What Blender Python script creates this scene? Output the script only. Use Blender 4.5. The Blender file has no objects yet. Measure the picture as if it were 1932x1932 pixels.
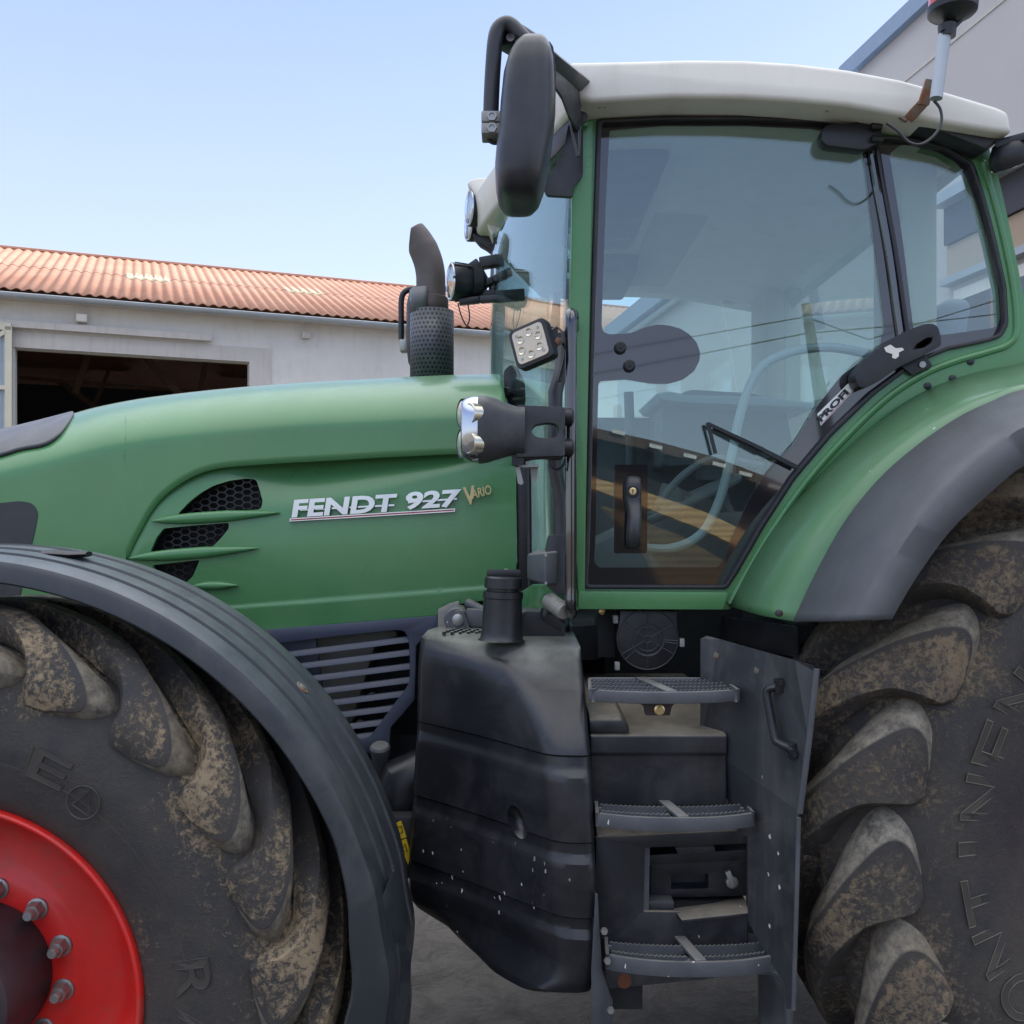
import bpy, bmesh, math, random
from mathutils import Vector, Matrix
random.seed(7)
rad = math.radians
F = 1785.0; CX = 966.0; HY = 1000.0; CH = 1.74      # focal length / centre / horizon in units of a 1932 wide picture, eye height
scn = bpy.context.scene
COL = scn.collection
WL = {}

def P(x, y, Y):
    return Vector(((x-CX)/F*Y, Y, CH-(y-HY)/F*Y))
def XZ(x, y, Y):
    p = P(x, y, Y); return (p.x, p.z)

# ---------------------------------------------------------------- materials
def newmat(name):
    m = bpy.data.materials.new(name); m.use_nodes = True
    nt = m.node_tree
    for n in list(nt.nodes): nt.nodes.remove(n)
    out = nt.nodes.new('ShaderNodeOutputMaterial')
    return m, nt, out
def nd(nt, t, **k):
    n = nt.nodes.new(t)
    for a, b in k.items(): setattr(n, a, b)
    return n
def rgba(c): return (c[0], c[1], c[2], 1)
def noise(nt, scale, detail=6, rough=.6, vec=None, dist=0):
    n = nd(nt, 'ShaderNodeTexNoise'); n.inputs['Scale'].default_value = scale
    n.inputs['Detail'].default_value = detail; n.inputs['Roughness'].default_value = rough
    n.inputs['Distortion'].default_value = dist
    if vec is None: vec = pos(nt)
    nt.links.new(vec, n.inputs['Vector'])
    return n.outputs['Fac']
def pos(nt, scale=(1, 1, 1)):
    g = nd(nt, 'ShaderNodeTexCoord')
    if scale == (1, 1, 1): return g.outputs['Object']
    mp = nd(nt, 'ShaderNodeMapping'); mp.inputs['Scale'].default_value = scale
    nt.links.new(g.outputs['Object'], mp.inputs['Vector'])
    return mp.outputs['Vector']
def ramp(nt, fac, a, b, c0=0.0, c1=1.0):
    r = nd(nt, 'ShaderNodeMapRange'); r.inputs['From Min'].default_value = a; r.inputs['From Max'].default_value = b
    r.inputs['To Min'].default_value = c0; r.inputs['To Max'].default_value = c1
    nt.links.new(fac, r.inputs['Value']); return r.outputs['Result']
def mul(nt, a, b, op='MULTIPLY'):
    m = nd(nt, 'ShaderNodeMath', operation=op)
    for i, v in enumerate((a, b)):
        if isinstance(v, (int, float)): m.inputs[i].default_value = v
        else: nt.links.new(v, m.inputs[i])
    return m.outputs[0]
def mixc(nt, fac, a, b):
    m = nd(nt, 'ShaderNodeMix', data_type='RGBA')
    if isinstance(fac, (int, float)): m.inputs[0].default_value = fac
    else: nt.links.new(fac, m.inputs[0])
    for s, v in ((6, a), (7, b)):
        if isinstance(v, tuple): m.inputs[s].default_value = rgba(v)
        else: nt.links.new(v, m.inputs[s])
    return m.outputs[2]
def surf(name, base, rough=.5, metal=0., var=.12, vscale=6, dust=None, dscale=14, damt=.5, dlo=.5, dhi=.75,
         updust=None, upamt=.0, uplo=.35, uphi=.9, specks=0., bump=.0, bscale=60, coat=0., streak=None, stramt=.3, spec=.5, speccol=(.62, .62, .58), rvar=.15, spz=None):
    """one worn everyday surface: base colour with slight variation, dust patches, dust lying on upward faces, bird-dropping specks, streaks"""
    m, nt, out = newmat(name)
    b = nd(nt, 'ShaderNodeBsdfPrincipled')
    nt.links.new(b.outputs[0], out.inputs[0])
    n1 = noise(nt, vscale, 8, .6)
    f = ramp(nt, n1, .3, .7)
    c = mixc(nt, f, tuple(x*(1-var) for x in base), tuple(min(1, x*(1+var)) for x in base))
    dfac = None
    if dust:
        n2 = noise(nt, dscale, 12, .72, dist=.4)
        n3 = noise(nt, dscale*.18, 3, .5)
        d = mul(nt, ramp(nt, mul(nt, mul(nt, n2, .6), mul(nt, n3, .4), 'ADD'), dlo, dhi), damt)
        c = mixc(nt, d, c, dust); dfac = d
    if updust:
        g = nd(nt, 'ShaderNodeNewGeometry'); s = nd(nt, 'ShaderNodeSeparateXYZ')
        nt.links.new(g.outputs['Normal'], s.inputs[0])
        n4 = noise(nt, 9, 9, .7)
        u = mul(nt, ramp(nt, s.outputs[2], uplo, uphi), ramp(nt, n4, .3, .6, .35, 1.0))
        u = mul(nt, u, upamt)
        c = mixc(nt, u, c, updust)
    if streak:
        n5 = noise(nt, 10, 5, .6, pos(nt, (1, 1, .08)))
        c = mixc(nt, mul(nt, ramp(nt, n5, .52, .72), stramt), c, streak)
    if specks:
        v = nd(nt, 'ShaderNodeTexVoronoi'); v.inputs['Scale'].default_value = 62; v.inputs['Randomness'].default_value = 1
        mp0 = nd(nt, 'ShaderNodeMapping'); mp0.inputs['Scale'].default_value = (1.3, 1.3, .7)
        wn = nd(nt, 'ShaderNodeTexNoise'); wn.inputs['Scale'].default_value = 90; nt.links.new(pos(nt), wn.inputs['Vector'])
        va = nd(nt, 'ShaderNodeVectorMath', operation='MULTIPLY_ADD'); nt.links.new(wn.outputs['Color'], va.inputs[0]); va.inputs[1].default_value = (.008, .008, .014); nt.links.new(pos(nt), va.inputs[2])
        nt.links.new(va.outputs[0], mp0.inputs['Vector']); nt.links.new(mp0.outputs[0], v.inputs['Vector'])
        sc3 = nd(nt, 'ShaderNodeSeparateColor'); nt.links.new(v.outputs['Color'], sc3.inputs[0])
        rr_ = mul(nt, ramp(nt, sc3.outputs[0], 1-.16*specks, 1, 0, .26), 1.0)
        n6 = noise(nt, 2.4, 3, .55)
        sp = mul(nt, mul(nt, v.outputs['Distance'], rr_, 'LESS_THAN'), ramp(nt, n6, .42, .5))
        if spz is not None:
            sz = nd(nt, 'ShaderNodeSeparateXYZ'); nt.links.new(pos(nt), sz.inputs[0])
            sp = mul(nt, sp, ramp(nt, sz.outputs[2], spz-.02, spz+.06, 1, 0))
        c = mixc(nt, sp, c, speccol)
    nt.links.new(c, b.inputs['Base Color'])
    r = ramp(nt, noise(nt, vscale*2.3, 6, .6), .3, .7, rough*(1-rvar), min(1, rough*(1+rvar)))
    if dfac is not None: r = mul(nt, r, mul(nt, dfac, .35), 'ADD')
    nt.links.new(r, b.inputs['Roughness'])
    b.inputs['Metallic'].default_value = metal
    b.inputs['Specular IOR Level'].default_value = spec
    b.inputs['Coat Weight'].default_value = coat; b.inputs['Coat Roughness'].default_value = .07
    if bump:
        bp = nd(nt, 'ShaderNodeBump'); bp.inputs['Strength'].default_value = bump; bp.inputs['Distance'].default_value = .01
        nt.links.new(noise(nt, bscale, 4, .6), bp.inputs['Height']); nt.links.new(bp.outputs[0], b.inputs['Normal'])
    return m

DUST = (.30, .25, .18)
M = {}
M['green'] = surf('green paint', (.070, .215, .080), .30, var=.06, dust=(.12, .20, .10), damt=.3, dscale=5, dlo=.5, dhi=.7, coat=.28, bump=.01, bscale=3)
M['green_f'] = surf('green fender paint', (.075, .195, .082), .38, var=.10, dust=(.13, .22, .15), damt=.45, dscale=9, updust=(.2, .27, .20), upamt=.3, coat=.12, specks=.1)
M['plastic'] = surf('dark grey plastic', (.029, .031, .036), .42, var=.15, dust=(.16, .16, .155), damt=.3, dscale=11, updust=(.20, .20, .19), upamt=.45)
M['mud_plastic'] = surf('muddy black plastic', (.015, .017, .022), .42, var=.2, dust=(.16, .15, .14), damt=.3, dscale=9, updust=(.30, .26, .2), upamt=.85, specks=.2, stramt=.12, streak=(.14, .13, .12))
M['tank'] = surf('black tank plastic', (.011, .012, .0155), .32, var=.2, dust=(.11, .11, .115), damt=.28, dscale=7, updust=(.30, .30, .26), upamt=.85, uplo=.72, uphi=.95, specks=1.5, spz=-.12, bump=.05, bscale=9)
M['black'] = surf('black plastic', (.011, .012, .015), .38, var=.2, dust=(.10, .10, .11), damt=.25)
M['pod'] = surf('mirror shell plastic', (.019, .020, .025), .36, var=.15, dust=(.12, .12, .13), damt=.25, dscale=6, streak=(.12, .12, .12), stramt=.2)
M['gfend'] = surf('grey plastic fender', (.085, .089, .097), .55, var=.08, dust=(.17, .18, .19), damt=.35, dscale=16, updust=(.2, .21, .22), upamt=.3)
M['ffend'] = surf('front mudguard plastic', (.027, .031, .037), .42, var=.12, dust=(.12, .125, .12), damt=.4, dscale=13, streak=(.10, .10, .10), stramt=.2, updust=(.16, .19, .20), upamt=.6)
M['steel'] = surf('blue grey steel paint', (.075, .080, .090), .45, var=.15, dust=(.2, .19, .18), damt=.3, dscale=16, updust=(.32, .30, .26), upamt=.5, specks=.3)
M['plate'] = surf('dusty side plate', (.032, .035, .040), .48, var=.2, dust=(.19, .18, .17), damt=.42, dscale=12, specks=.35, streak=(.2, .19, .18), stramt=.25)
M['slat'] = surf('blue grey grille paint', (.050, .060, .092), .4, var=.08, dust=(.16, .16, .16), damt=.2)
M['white'] = surf('cream roof paint', (.70, .67, .60), .42, var=.04, dust=(.45, .41, .33), damt=.25, dscale=6, coat=.15, streak=(.4, .36, .28), stramt=.25)
M['red'] = surf('red rim paint', (.66, .018, .014), .42, var=.12, dust=(.22, .10, .07), damt=.6, dscale=14, dlo=.49, dhi=.66, coat=.2)
M['hub'] = surf('dirty hub', (.035, .022, .026), .5, var=.4, dust=(.11, .07, .07), damt=.5, dscale=10)
M['alu'] = surf('dull aluminium', (.26, .25, .22), .55, .3, var=.12, dust=(.30, .27, .21), damt=.5)
M['dullalu'] = surf('dull cast clamp', (.30, .30, .29), .6, .1, var=.1, dust=(.2, .17, .13), damt=.4)
M['zinc'] = surf('zinc plated steel', (.34, .34, .33), .4, .7, var=.1, dust=(.35, .3, .22), damt=.3)
M['galv'] = surf('galvanised gutter', (.40, .44, .47), .5, .35, var=.1, vscale=2)
M['rustzinc'] = surf('rusty bracket', (.20, .185, .155), .55, .2, var=.15, dust=(.30, .10, .04), damt=.9, dscale=22, dlo=.5, dhi=.6)
M['chrome'] = surf('chrome', (.50, .52, .56), .14, 1., var=.03, rvar=.3)
M['brass'] = surf('brass', (.75, .58, .30), .3, .9)
M['gold'] = surf('gold lettering', (.62, .50, .25), .35, .6, var=.05)
M['rubber'] = surf('seal rubber', (.014, .014, .018), .42, var=.15, dust=(.12, .11, .11), damt=.3, dscale=20)
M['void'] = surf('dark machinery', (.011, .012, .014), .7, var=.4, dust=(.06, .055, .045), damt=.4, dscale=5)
M['frit'] = surf('black window print', (.012, .012, .015), .03, var=.0, spec=.8, coat=.9, rvar=0)
M['exh'] = surf('sooty exhaust steel', (.105, .09, .085), .5, .5, var=.2, dust=(.16, .10, .07), damt=.5, dscale=8)
M['liner'] = surf('cab lining', (.50, .50, .46), .8, var=.05)
M['trim'] = surf('beige cab trim', (.46, .44, .36), .75, var=.05)
M['seat'] = surf('seat cloth', (.10, .115, .14), .8, var=.2)
M['inner'] = surf('grey cab plastic', (.12, .135, .15), .6, var=.1)
M['innerl'] = surf('light grey cab plastic', (.30, .36, .38), .5, var=.05)
M['wood'] = None
M['redline'] = surf('red line', (.35, .02, .04), .3)
M['sticker'] = surf('white sticker', (.75, .75, .75), .4, var=.02)
M['ink'] = surf('black ink', (.012, .012, .014), .4, var=0)
M['yellow'] = surf('yellow decal', (.65, .45, .02), .45, var=.05, dust=(.2, .17, .1), damt=.3)
M['lens'] = surf('lamp reflector', (.75, .73, .66), .18, .6, var=.03)
M['led'] = surf('led lamp face', (.62, .54, .42), .3, .1, var=.04)
M['ledc'] = surf('led reflector cup', (.55, .52, .42), .15, .8)
M['beacon'] = surf('red beacon lens', (.55, .06, .035), .2, coat=.5)
M['glassc'] = surf('mirror glass', (.8, .8, .8), .03, 1.)
M['concr'] = surf('rendered barn wall', (.64, .62, .58), .85, var=.06, vscale=1.2, dust=(.36, .33, .28), damt=.5, dscale=1.5, streak=(.38, .35, .30), stramt=.18)
M['lintel'] = surf('pale lintel render', (.52, .49, .45), .85, var=.06, vscale=2, streak=(.30, .26, .2), stramt=.35)
M['grey_wall'] = surf('smooth grey building wall', (.48, .465, .45), .85, var=.04, vscale=.6, dust=(.36, .36, .38), damt=.3, dscale=.9)
M['fascia'] = surf('blue roof fascia', (.23, .31, .42), .5, var=.05)
M['darkpanel'] = surf('dark awning', (.055, .055, .062), .6, var=.08, vscale=1)
M['beige'] = surf('beige render', (.40, .31, .22), .85, var=.06, vscale=1)
M['tinroof'] = surf('skylight sheet', (.62, .55, .36), .6, var=.06, vscale=3)
M['cladding'] = surf('door sheet metal', (.36, .42, .50), .5, .1, var=.08, vscale=2)
M['doorframe'] = surf('door frame', (.58, .54, .42), .6, var=.1, vscale=2)
M['oldwood'] = surf('roof truss timber', (.07, .04, .025), .8, var=.3, vscale=2)
M['pole'] = surf('tarred pole', (.015, .015, .014), .8, var=.2)
M['brownfascia'] = surf('brown eaves board', (.10, .06, .045), .7, var=.1)
M['whitewash'] = surf('pale shed wall', (.62, .62, .60), .85, var=.05, vscale=1)

def roofmat():
    m, nt, out = newmat('clay red fibre roof'); b = nd(nt, 'ShaderNodeBsdfPrincipled'); nt.links.new(b.outputs[0], out.inputs[0])
    n = noise(nt, .9, 6, .6); n2 = noise(nt, 7, 8, .7)
    c = mixc(nt, ramp(nt, n, .35, .7), (.37, .175, .112), (.44, .235, .16))
    c = mixc(nt, mul(nt, ramp(nt, n2, .5, .75), .35), c, (.46, .30, .22))
    nt.links.new(c, b.inputs['Base Color']); b.inputs['Roughness'].default_value = .8
    return m
M['roof'] = roofmat()

def tyremat(name, mudlo, mudhi, tan, amt, side=.30):
    m, nt, out = newmat(name); b = nd(nt, 'ShaderNodeBsdfPrincipled'); nt.links.new(b.outputs[0], out.inputs[0])
    at = nd(nt, 'ShaderNodeAttribute', attribute_name='mud'); at.attribute_type = 'GEOMETRY'
    s = nd(nt, 'ShaderNodeSeparateColor'); nt.links.new(at.outputs['Color'], s.inputs[0])
    c = mixc(nt, ramp(nt, noise(nt, 7, 8, .65), .35, .65), (.026, .027, .032), (.040, .037, .034))
    # brownish rubbed-in dust
    fd = mul(nt, ramp(nt, noise(nt, 6, 12, .75), .40, .60), .45+side*.4)
    c = mixc(nt, fd, c, (.075, .062, .05))
    # caked mud, patchy
    n2 = noise(nt, 70, 15, .85, dist=.4); n3 = noise(nt, 3.5, 5, .6)
    w = mul(nt, mul(nt, n2, .62), mul(nt, n3, .38), 'ADD')
    lo = mul(nt, mul(nt, s.outputs[0], -.13), mudlo+.13, 'ADD')
    d = mul(nt, w, lo, 'SUBTRACT'); d = ramp(nt, d, 0, mudhi)
    c = mixc(nt, mul(nt, d, amt), c, tan)
    # pale scuffed leading flanks of the lugs
    n4 = noise(nt, 40, 14, .82)
    e = mul(nt, s.outputs[1], ramp(nt, n4, .38, .58))
    c = mixc(nt, mul(nt, s.outputs[1], .35), c, (.12, .105, .085))
    c = mixc(nt, mul(nt, e, .85), c, mixc(nt, ramp(nt, n3, .4, .6), (.35, .315, .25), (.27, .22, .15)))
    nt.links.new(c, b.inputs['Base Color']); b.inputs['Roughness'].default_value = .72
    nt.links.new(ramp(nt, mul(nt, d, e, 'ADD'), 0, 1, .5, .92), b.inputs['Roughness'])
    bp = nd(nt, 'ShaderNodeBump'); bp.inputs['Strength'].default_value = .55; bp.inputs['Distance'].default_value = .012
    nt.links.new(mul(nt, n2, mul(nt, d, .5), 'ADD'), bp.inputs['Height']); nt.links.new(bp.outputs[0], b.inputs['Normal'])
    return m
M['tyreF'] = tyremat('muddy front tyre rubber', .498, .045, (.33, .25, .155), .9)
M['tyreR'] = tyremat('muddy rear tyre rubber', .475, .06, (.27, .205, .130), .9, .75)
M['tyretext'] = surf('raised tyre lettering', (.05, .044, .038), .7, var=.2, dust=(.13, .11, .08), damt=.4, dscale=20)
M['tyreline'] = surf('scuffed letter edge', (.12, .105, .08), .7, var=.3, vscale=30)

def glassmat(name, tint, refl=.055, haze=.02):
    m, nt, out = newmat(name)
    t = nd(nt, 'ShaderNodeBsdfTransparent'); t.inputs[0].default_value = rgba(tint)
    g = nd(nt, 'ShaderNodeBsdfGlossy'); g.inputs['Roughness'].default_value = .0; g.inputs['Color'].default_value = (.88, 1, 1, 1)
    d = nd(nt, 'ShaderNodeBsdfDiffuse'); d.inputs[0].default_value = (.5, .55, .55, 1)
    lw = nd(nt, 'ShaderNodeLayerWeight'); lw.inputs['Blend'].default_value = .5
    p = mul(nt, lw.outputs['Facing'], 4.0, 'POWER')
    f = mul(nt, mul(nt, p, .9), refl, 'ADD')
    mx = nd(nt, 'ShaderNodeMixShader'); nt.links.new(f, mx.inputs[0]); nt.links.new(t.outputs[0], mx.inputs[1]); nt.links.new(g.outputs[0], mx.inputs[2])
    m2 = nd(nt, 'ShaderNodeMixShader'); nt.links.new(ramp(nt, noise(nt, 5, 9, .7), .35, .75, haze*.3, haze), m2.inputs[0])
    nt.links.new(mx.outputs[0], m2.inputs[1]); nt.links.new(d.outputs[0], m2.inputs[2])
    nt.links.new(m2.outputs[0], out.inputs[0])
    return m
M['glass'] = glassmat('green tinted side glass', (.87, .945, .93), .095, .02)
M['wglass'] = glassmat('windscreen glass', (.82, .92, .91), .05, .02)
M['clear'] = glassmat('clear lamp glass', (.95, .95, .93), .05, .02)

def woodmat():
    m, nt, out = newmat('sawn timber'); b = nd(nt, 'ShaderNodeBsdfPrincipled'); nt.links.new(b.outputs[0], out.inputs[0])
    w = nd(nt, 'ShaderNodeTexWave', wave_type='BANDS', bands_direction='Z'); w.inputs['Scale'].default_value = 6
    w.inputs['Distortion'].default_value = 5; w.inputs['Detail'].default_value = 4; w.inputs['Detail Scale'].default_value = 1.2
    nt.links.new(pos(nt, (.12, 1, 1)), w.inputs['Vector'])
    c = mixc(nt, w.outputs['Fac'], (.66, .43, .20), (.44, .25, .11))
    n = noise(nt, 1.5, 5, .6); c = mixc(nt, mul(nt, ramp(nt, n, .5, .7), .5), c, (.33, .30, .12))
    nt.links.new(c, b.inputs['Base Color']); b.inputs['Roughness'].default_value = .8
    return m
M['wood'] = woodmat()

def perfmat():
    m, nt, out = newmat('perforated heat shield'); b = nd(nt, 'ShaderNodeBsdfPrincipled'); nt.links.new(b.outputs[0], out.inputs[0])
    uv = nd(nt, 'ShaderNodeUVMap'); s = nd(nt, 'ShaderNodeSeparateXYZ'); nt.links.new(uv.outputs[0], s.inputs[0])
    row = mul(nt, s.outputs[1], 1.0); fl = mul(nt, row, 0, 'FLOOR')
    par = mul(nt, mul(nt, fl, 2, 'MODULO'), .5)
    u = mul(nt, mul(nt, s.outputs[0], par, 'ADD'), 1.0, 'FRACT'); v = mul(nt, row, 1.0, 'FRACT')
    du = mul(nt, u, .5, 'SUBTRACT'); dv = mul(nt, v, .5, 'SUBTRACT')
    d = mul(nt, mul(nt, mul(nt, du, du), mul(nt, dv, dv), 'ADD'), .5, 'POWER')
    h = ramp(nt, d, .24, .28, 1, 0)
    c = mixc(nt, ramp(nt, noise(nt, 20, 8, .7), .5, .7), (.075, .08, .095), (.14, .14, .14))
    c = mixc(nt, h, c, (.004, .004, .005))
    nt.links.new(c, b.inputs['Base Color']); b.inputs['Roughness'].default_value = .5; b.inputs['Metallic'].default_value = .2
    bp = nd(nt, 'ShaderNodeBump'); bp.invert = True; bp.inputs['Strength'].default_value = .8; bp.inputs['Distance'].default_value = .004
    nt.links.new(h, bp.inputs['Height']); nt.links.new(bp.outputs[0], b.inputs['Normal'])
    return m
M['perf'] = perfmat()

def groundmat():
    m, nt, out = newmat('dry muddy yard'); b = nd(nt, 'ShaderNodeBsdfPrincipled'); nt.links.new(b.outputs[0], out.inputs[0])
    n1 = noise(nt, .9, 8, .65); n2 = noise(nt, 6, 12, .75, dist=.5); n3 = noise(nt, 30, 8, .7)
    c = mixc(nt, ramp(nt, n1, .35, .65), (.205, .178, .140), (.285, .255, .21))
    c = mixc(nt, mul(nt, ramp(nt, n2, .45, .62), .6), c, (.085, .07, .053))
    c = mixc(nt, mul(nt, ramp(nt, n3, .5, .7), .4), c, (.17, .155, .13))
    nt.links.new(c, b.inputs['Base Color']); b.inputs['Roughness'].default_value = .9
    bp = nd(nt, 'ShaderNodeBump'); bp.inputs['Strength'].default_value = 1.0; bp.inputs['Distance'].default_value = .09
    nt.links.new(mul(nt, n2, mul(nt, n3, .3), 'ADD'), bp.inputs['Height']); nt.links.new(bp.outputs[0], b.inputs['Normal'])
    return m
M['ground'] = groundmat()

# ---------------------------------------------------------------- mesh helpers
def tag(o, label=None, cat=None, group=None, kind=None):
    if label: o['label'] = label
    if cat: o['category'] = cat
    if group: o['group'] = group
    if kind: o['kind'] = kind
    return o
def thing(name, loc, label, cat, group=None):
    o = bpy.data.objects.new(name, None); COL.objects.link(o); o.location = loc; WL[o.name] = Vector(loc)
    o.empty_display_size = .3
    return tag(o, label, cat, group)

class G:
    def __init__(s): s.v = []; s.f = []
    def add(s, vs, fs):
        n = len(s.v); s.v += [Vector(a) for a in vs]; s.f += [tuple(i+n for i in f) for f in fs]; return s
    def box(s, a, b):
        x0, y0, z0 = a; x1, y1, z1 = b
        vs = [(x, y, z) for x in (x0, x1) for y in (y0, y1) for z in (z0, z1)]
        return s.add(vs, [(0, 1, 3, 2), (4, 6, 7, 5), (0, 4, 5, 1), (2, 3, 7, 6), (0, 2, 6, 4), (1, 5, 7, 3)])
    def pbox(s, x0, y0, x1, y1, Y, d):
        a = P(x0, y1, Y); b = P(x1, y0, Y); return s.box((a.x, Y, a.z), (b.x, Y+d, b.z))
    def obox(s, c, ax, ay, az):
        c = Vector(c); vs = []
        for i in (-1, 1):
            for j in (-1, 1):
                for k in (-1, 1): vs.append(c+Vector(ax)*i+Vector(ay)*j+Vector(az)*k)
        return s.add(vs, [(0, 1, 3, 2), (4, 6, 7, 5), (0, 4, 5, 1), (2, 3, 7, 6), (0, 2, 6, 4), (1, 5, 7, 3)])
    def bar(s, a, b, w, t, up=(0, 0, 1)):
        a = Vector(a); b = Vector(b); d = (b-a)*.5; u = Vector(up)
        sd = d.cross(u)
        if sd.length < 1e-6: sd = d.cross(Vector((1, 0, 0)))
        sd.normalize(); uu = sd.cross(d).normalized()
        return s.obox((a+b)*.5, d, sd*(w/2), uu*(t/2))
    def rings(s, rings, closed=True, cap=True, loop=False):
        n = len(rings[0]); base = len(s.v); m = len(rings)
        for r in rings: s.v += [Vector(p) for p in r]
        for i in range(m if loop else m-1):
            i2 = (i+1) % m
            for j in range(n if closed else n-1):
                k = (j+1) % n
                s.f.append((base+i*n+j, base+i*n+k, base+i2*n+k, base+i2*n+j))
        if cap and closed and not loop:
            s.f.append(tuple(base+j for j in range(n))[::-1]); s.f.append(tuple(base+(m-1)*n+j for j in range(n)))
        return s
    def tube(s, pts, r, n=12, cap=True, flat=1.0, up=(0, 0, 1)):
        pts = [Vector(p) for p in pts]; rr = r if isinstance(r, (list, tuple)) else [r]*len(pts)
        u = None; out = []
        for i, p in enumerate(pts):
            t = (pts[min(i+1, len(pts)-1)]-pts[max(i-1, 0)]).normalized()
            if u is None:
                u = t.cross(Vector(up))
                if u.length < .05: u = t.cross(Vector((1, 0, 0)))
                u.normalize()
            u = (u-t*u.dot(t)).normalized(); w = t.cross(u)
            out.append([p+(u*math.cos(a)+w*math.sin(a)*flat)*rr[i] for a in [2*math.pi*k/n for k in range(n)]])
        return s.rings(out, True, cap)
    def cyl(s, a, b, r, n=24, r2=None): return s.tube([a, b], [r, r if r2 is None else r2], n)
    def lathe(s, c, prof, n=32, axis='z', cap=True):
        """prof: (along, radius) pairs, about the point c"""
        c = Vector(c); A = {'x': Vector((1, 0, 0)), 'y': Vector((0, 1, 0)), 'z': Vector((0, 0, 1))}[axis] if isinstance(axis, str) else Vector(axis).normalized()
        B = A.cross(Vector((0, 0, 1)) if abs(A.z) < .9 else Vector((1, 0, 0))).normalized(); D = A.cross(B)
        R = [[c+A*h+(B*math.cos(2*math.pi*k/n)+D*math.sin(2*math.pi*k/n))*r for k in range(n)] for h, r in prof]
        return s.rings(R, True, cap)
    def rev(s, cx, cz, prof, n=96, a0=0, a1=360):
        """prof (Y, r) about the axis along Y through (cx, cz)"""
        full = abs(a1-a0) >= 359.9; R = []
        for k in range(n if full else n+1):
            a = rad(a0+(a1-a0)*k/n); R.append([(cx+r*math.cos(a), Y, cz+r*math.sin(a)) for Y, r in prof])
        return s.rings(R, False, False, full)
    def plate(s, outer, holes=(), mp=None, d=.01):
        """flat outline (with holes) of thickness d; mp(a, b, t) -> 3D point"""
        bm = bmesh.new(); loops = []
        for lp in [outer]+list(holes):
            vs = [bm.verts.new((a, b, 0)) for a, b in lp]; loops.append(vs)
            for i in range(len(vs)): bm.edges.new((vs[i], vs[(i+1) % len(vs)]))
        bmesh.ops.triangle_fill(bm, use_beauty=True, use_dissolve=False, edges=bm.edges[:])
        bm.verts.ensure_lookup_table(); bm.verts.index_update()
        fs = [tuple(v.index for v in f.verts) for f in bm.faces]
        if not fs: print('EMPTY PLATE', outer[:3])
        v2 = [(v.co.x, v.co.y) for v in bm.verts]; n = len(v2)
        lps = [[v.index for v in l] for l in loops]
        bm.free()
        vs = [mp(a, b, 0) for a, b in v2]+[mp(a, b, d) for a, b in v2]
        F2 = fs+[tuple(i+n for i in f[::-1]) for f in fs]
        for l in lps:
            for i in range(len(l)):
                a, b = l[i], l[(i+1) % len(l)]; F2.append((a, b, b+n, a+n))
        return s.add(vs, F2)
    def pp(s, outer, Y, d, holes=()):
        """outline given in picture units standing at distance Y, depth d (parallel extrusion)"""
        def mp(a, b, t): q = P(a, b, Y); return (q.x, Y+t, q.z)
        return s.plate(outer, holes, mp, d)
    def ppf(s, outer, Yf, d, holes=()):
        def mp(a, b, t): q = P(a, b, Yf(a, b)); return (q.x, q.y+t, q.z)
        return s.plate(outer, holes, mp, d)
    def build(s, name, mat, parent=None, bevel=0, seg=2, ang=35, smooth=True, label=None, sub=0):
        me = bpy.data.meshes.new(name)
        c = Vector((0, 0, 0))
        if s.v:
            lo = Vector((min(v.x for v in s.v), min(v.y for v in s.v), min(v.z for v in s.v)))
            hi = Vector((max(v.x for v in s.v), max(v.y for v in s.v), max(v.z for v in s.v))); c = (lo+hi)/2
        me.from_pydata([tuple(v-c) for v in s.v], [], s.f); me.update()
        bm = bmesh.new(); bm.from_mesh(me); bmesh.ops.recalc_face_normals(bm, faces=bm.faces); bm.to_mesh(me); bm.free()
        o = bpy.data.objects.new(name, me); COL.objects.link(o)
        me.materials.append(M[mat] if isinstance(mat, str) else mat)
        if bevel:
            bm = bmesh.new(); bm.from_mesh(me); bmesh.ops.remove_doubles(bm, verts=bm.verts, dist=1e-5)
            es = [e for e in bm.edges if len(e.link_faces) == 2 and e.calc_face_angle(0) > rad(ang)]
            if es:
                try: bmesh.ops.bevel(bm, geom=es, offset=bevel, segments=seg, profile=.5, affect='EDGES', clamp_overlap=True)
                except Exception as ex: print('bevel', name, ex)
            bm.to_mesh(me); bm.free()
        if smooth:
            for p in me.polygons: p.use_smooth = True
            try: me.set_sharp_from_angle(angle=rad(ang))
            except Exception: pass
        if sub:
            md = o.modifiers.new('sub', 'SUBSURF'); md.levels = sub; md.render_levels = sub
        WL[o.name] = c
        if parent is not None:
            o.parent = parent; o.location = c-WL[parent.name]
        else: o.location = c
        if label: o['label'] = label
        return o

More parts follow.
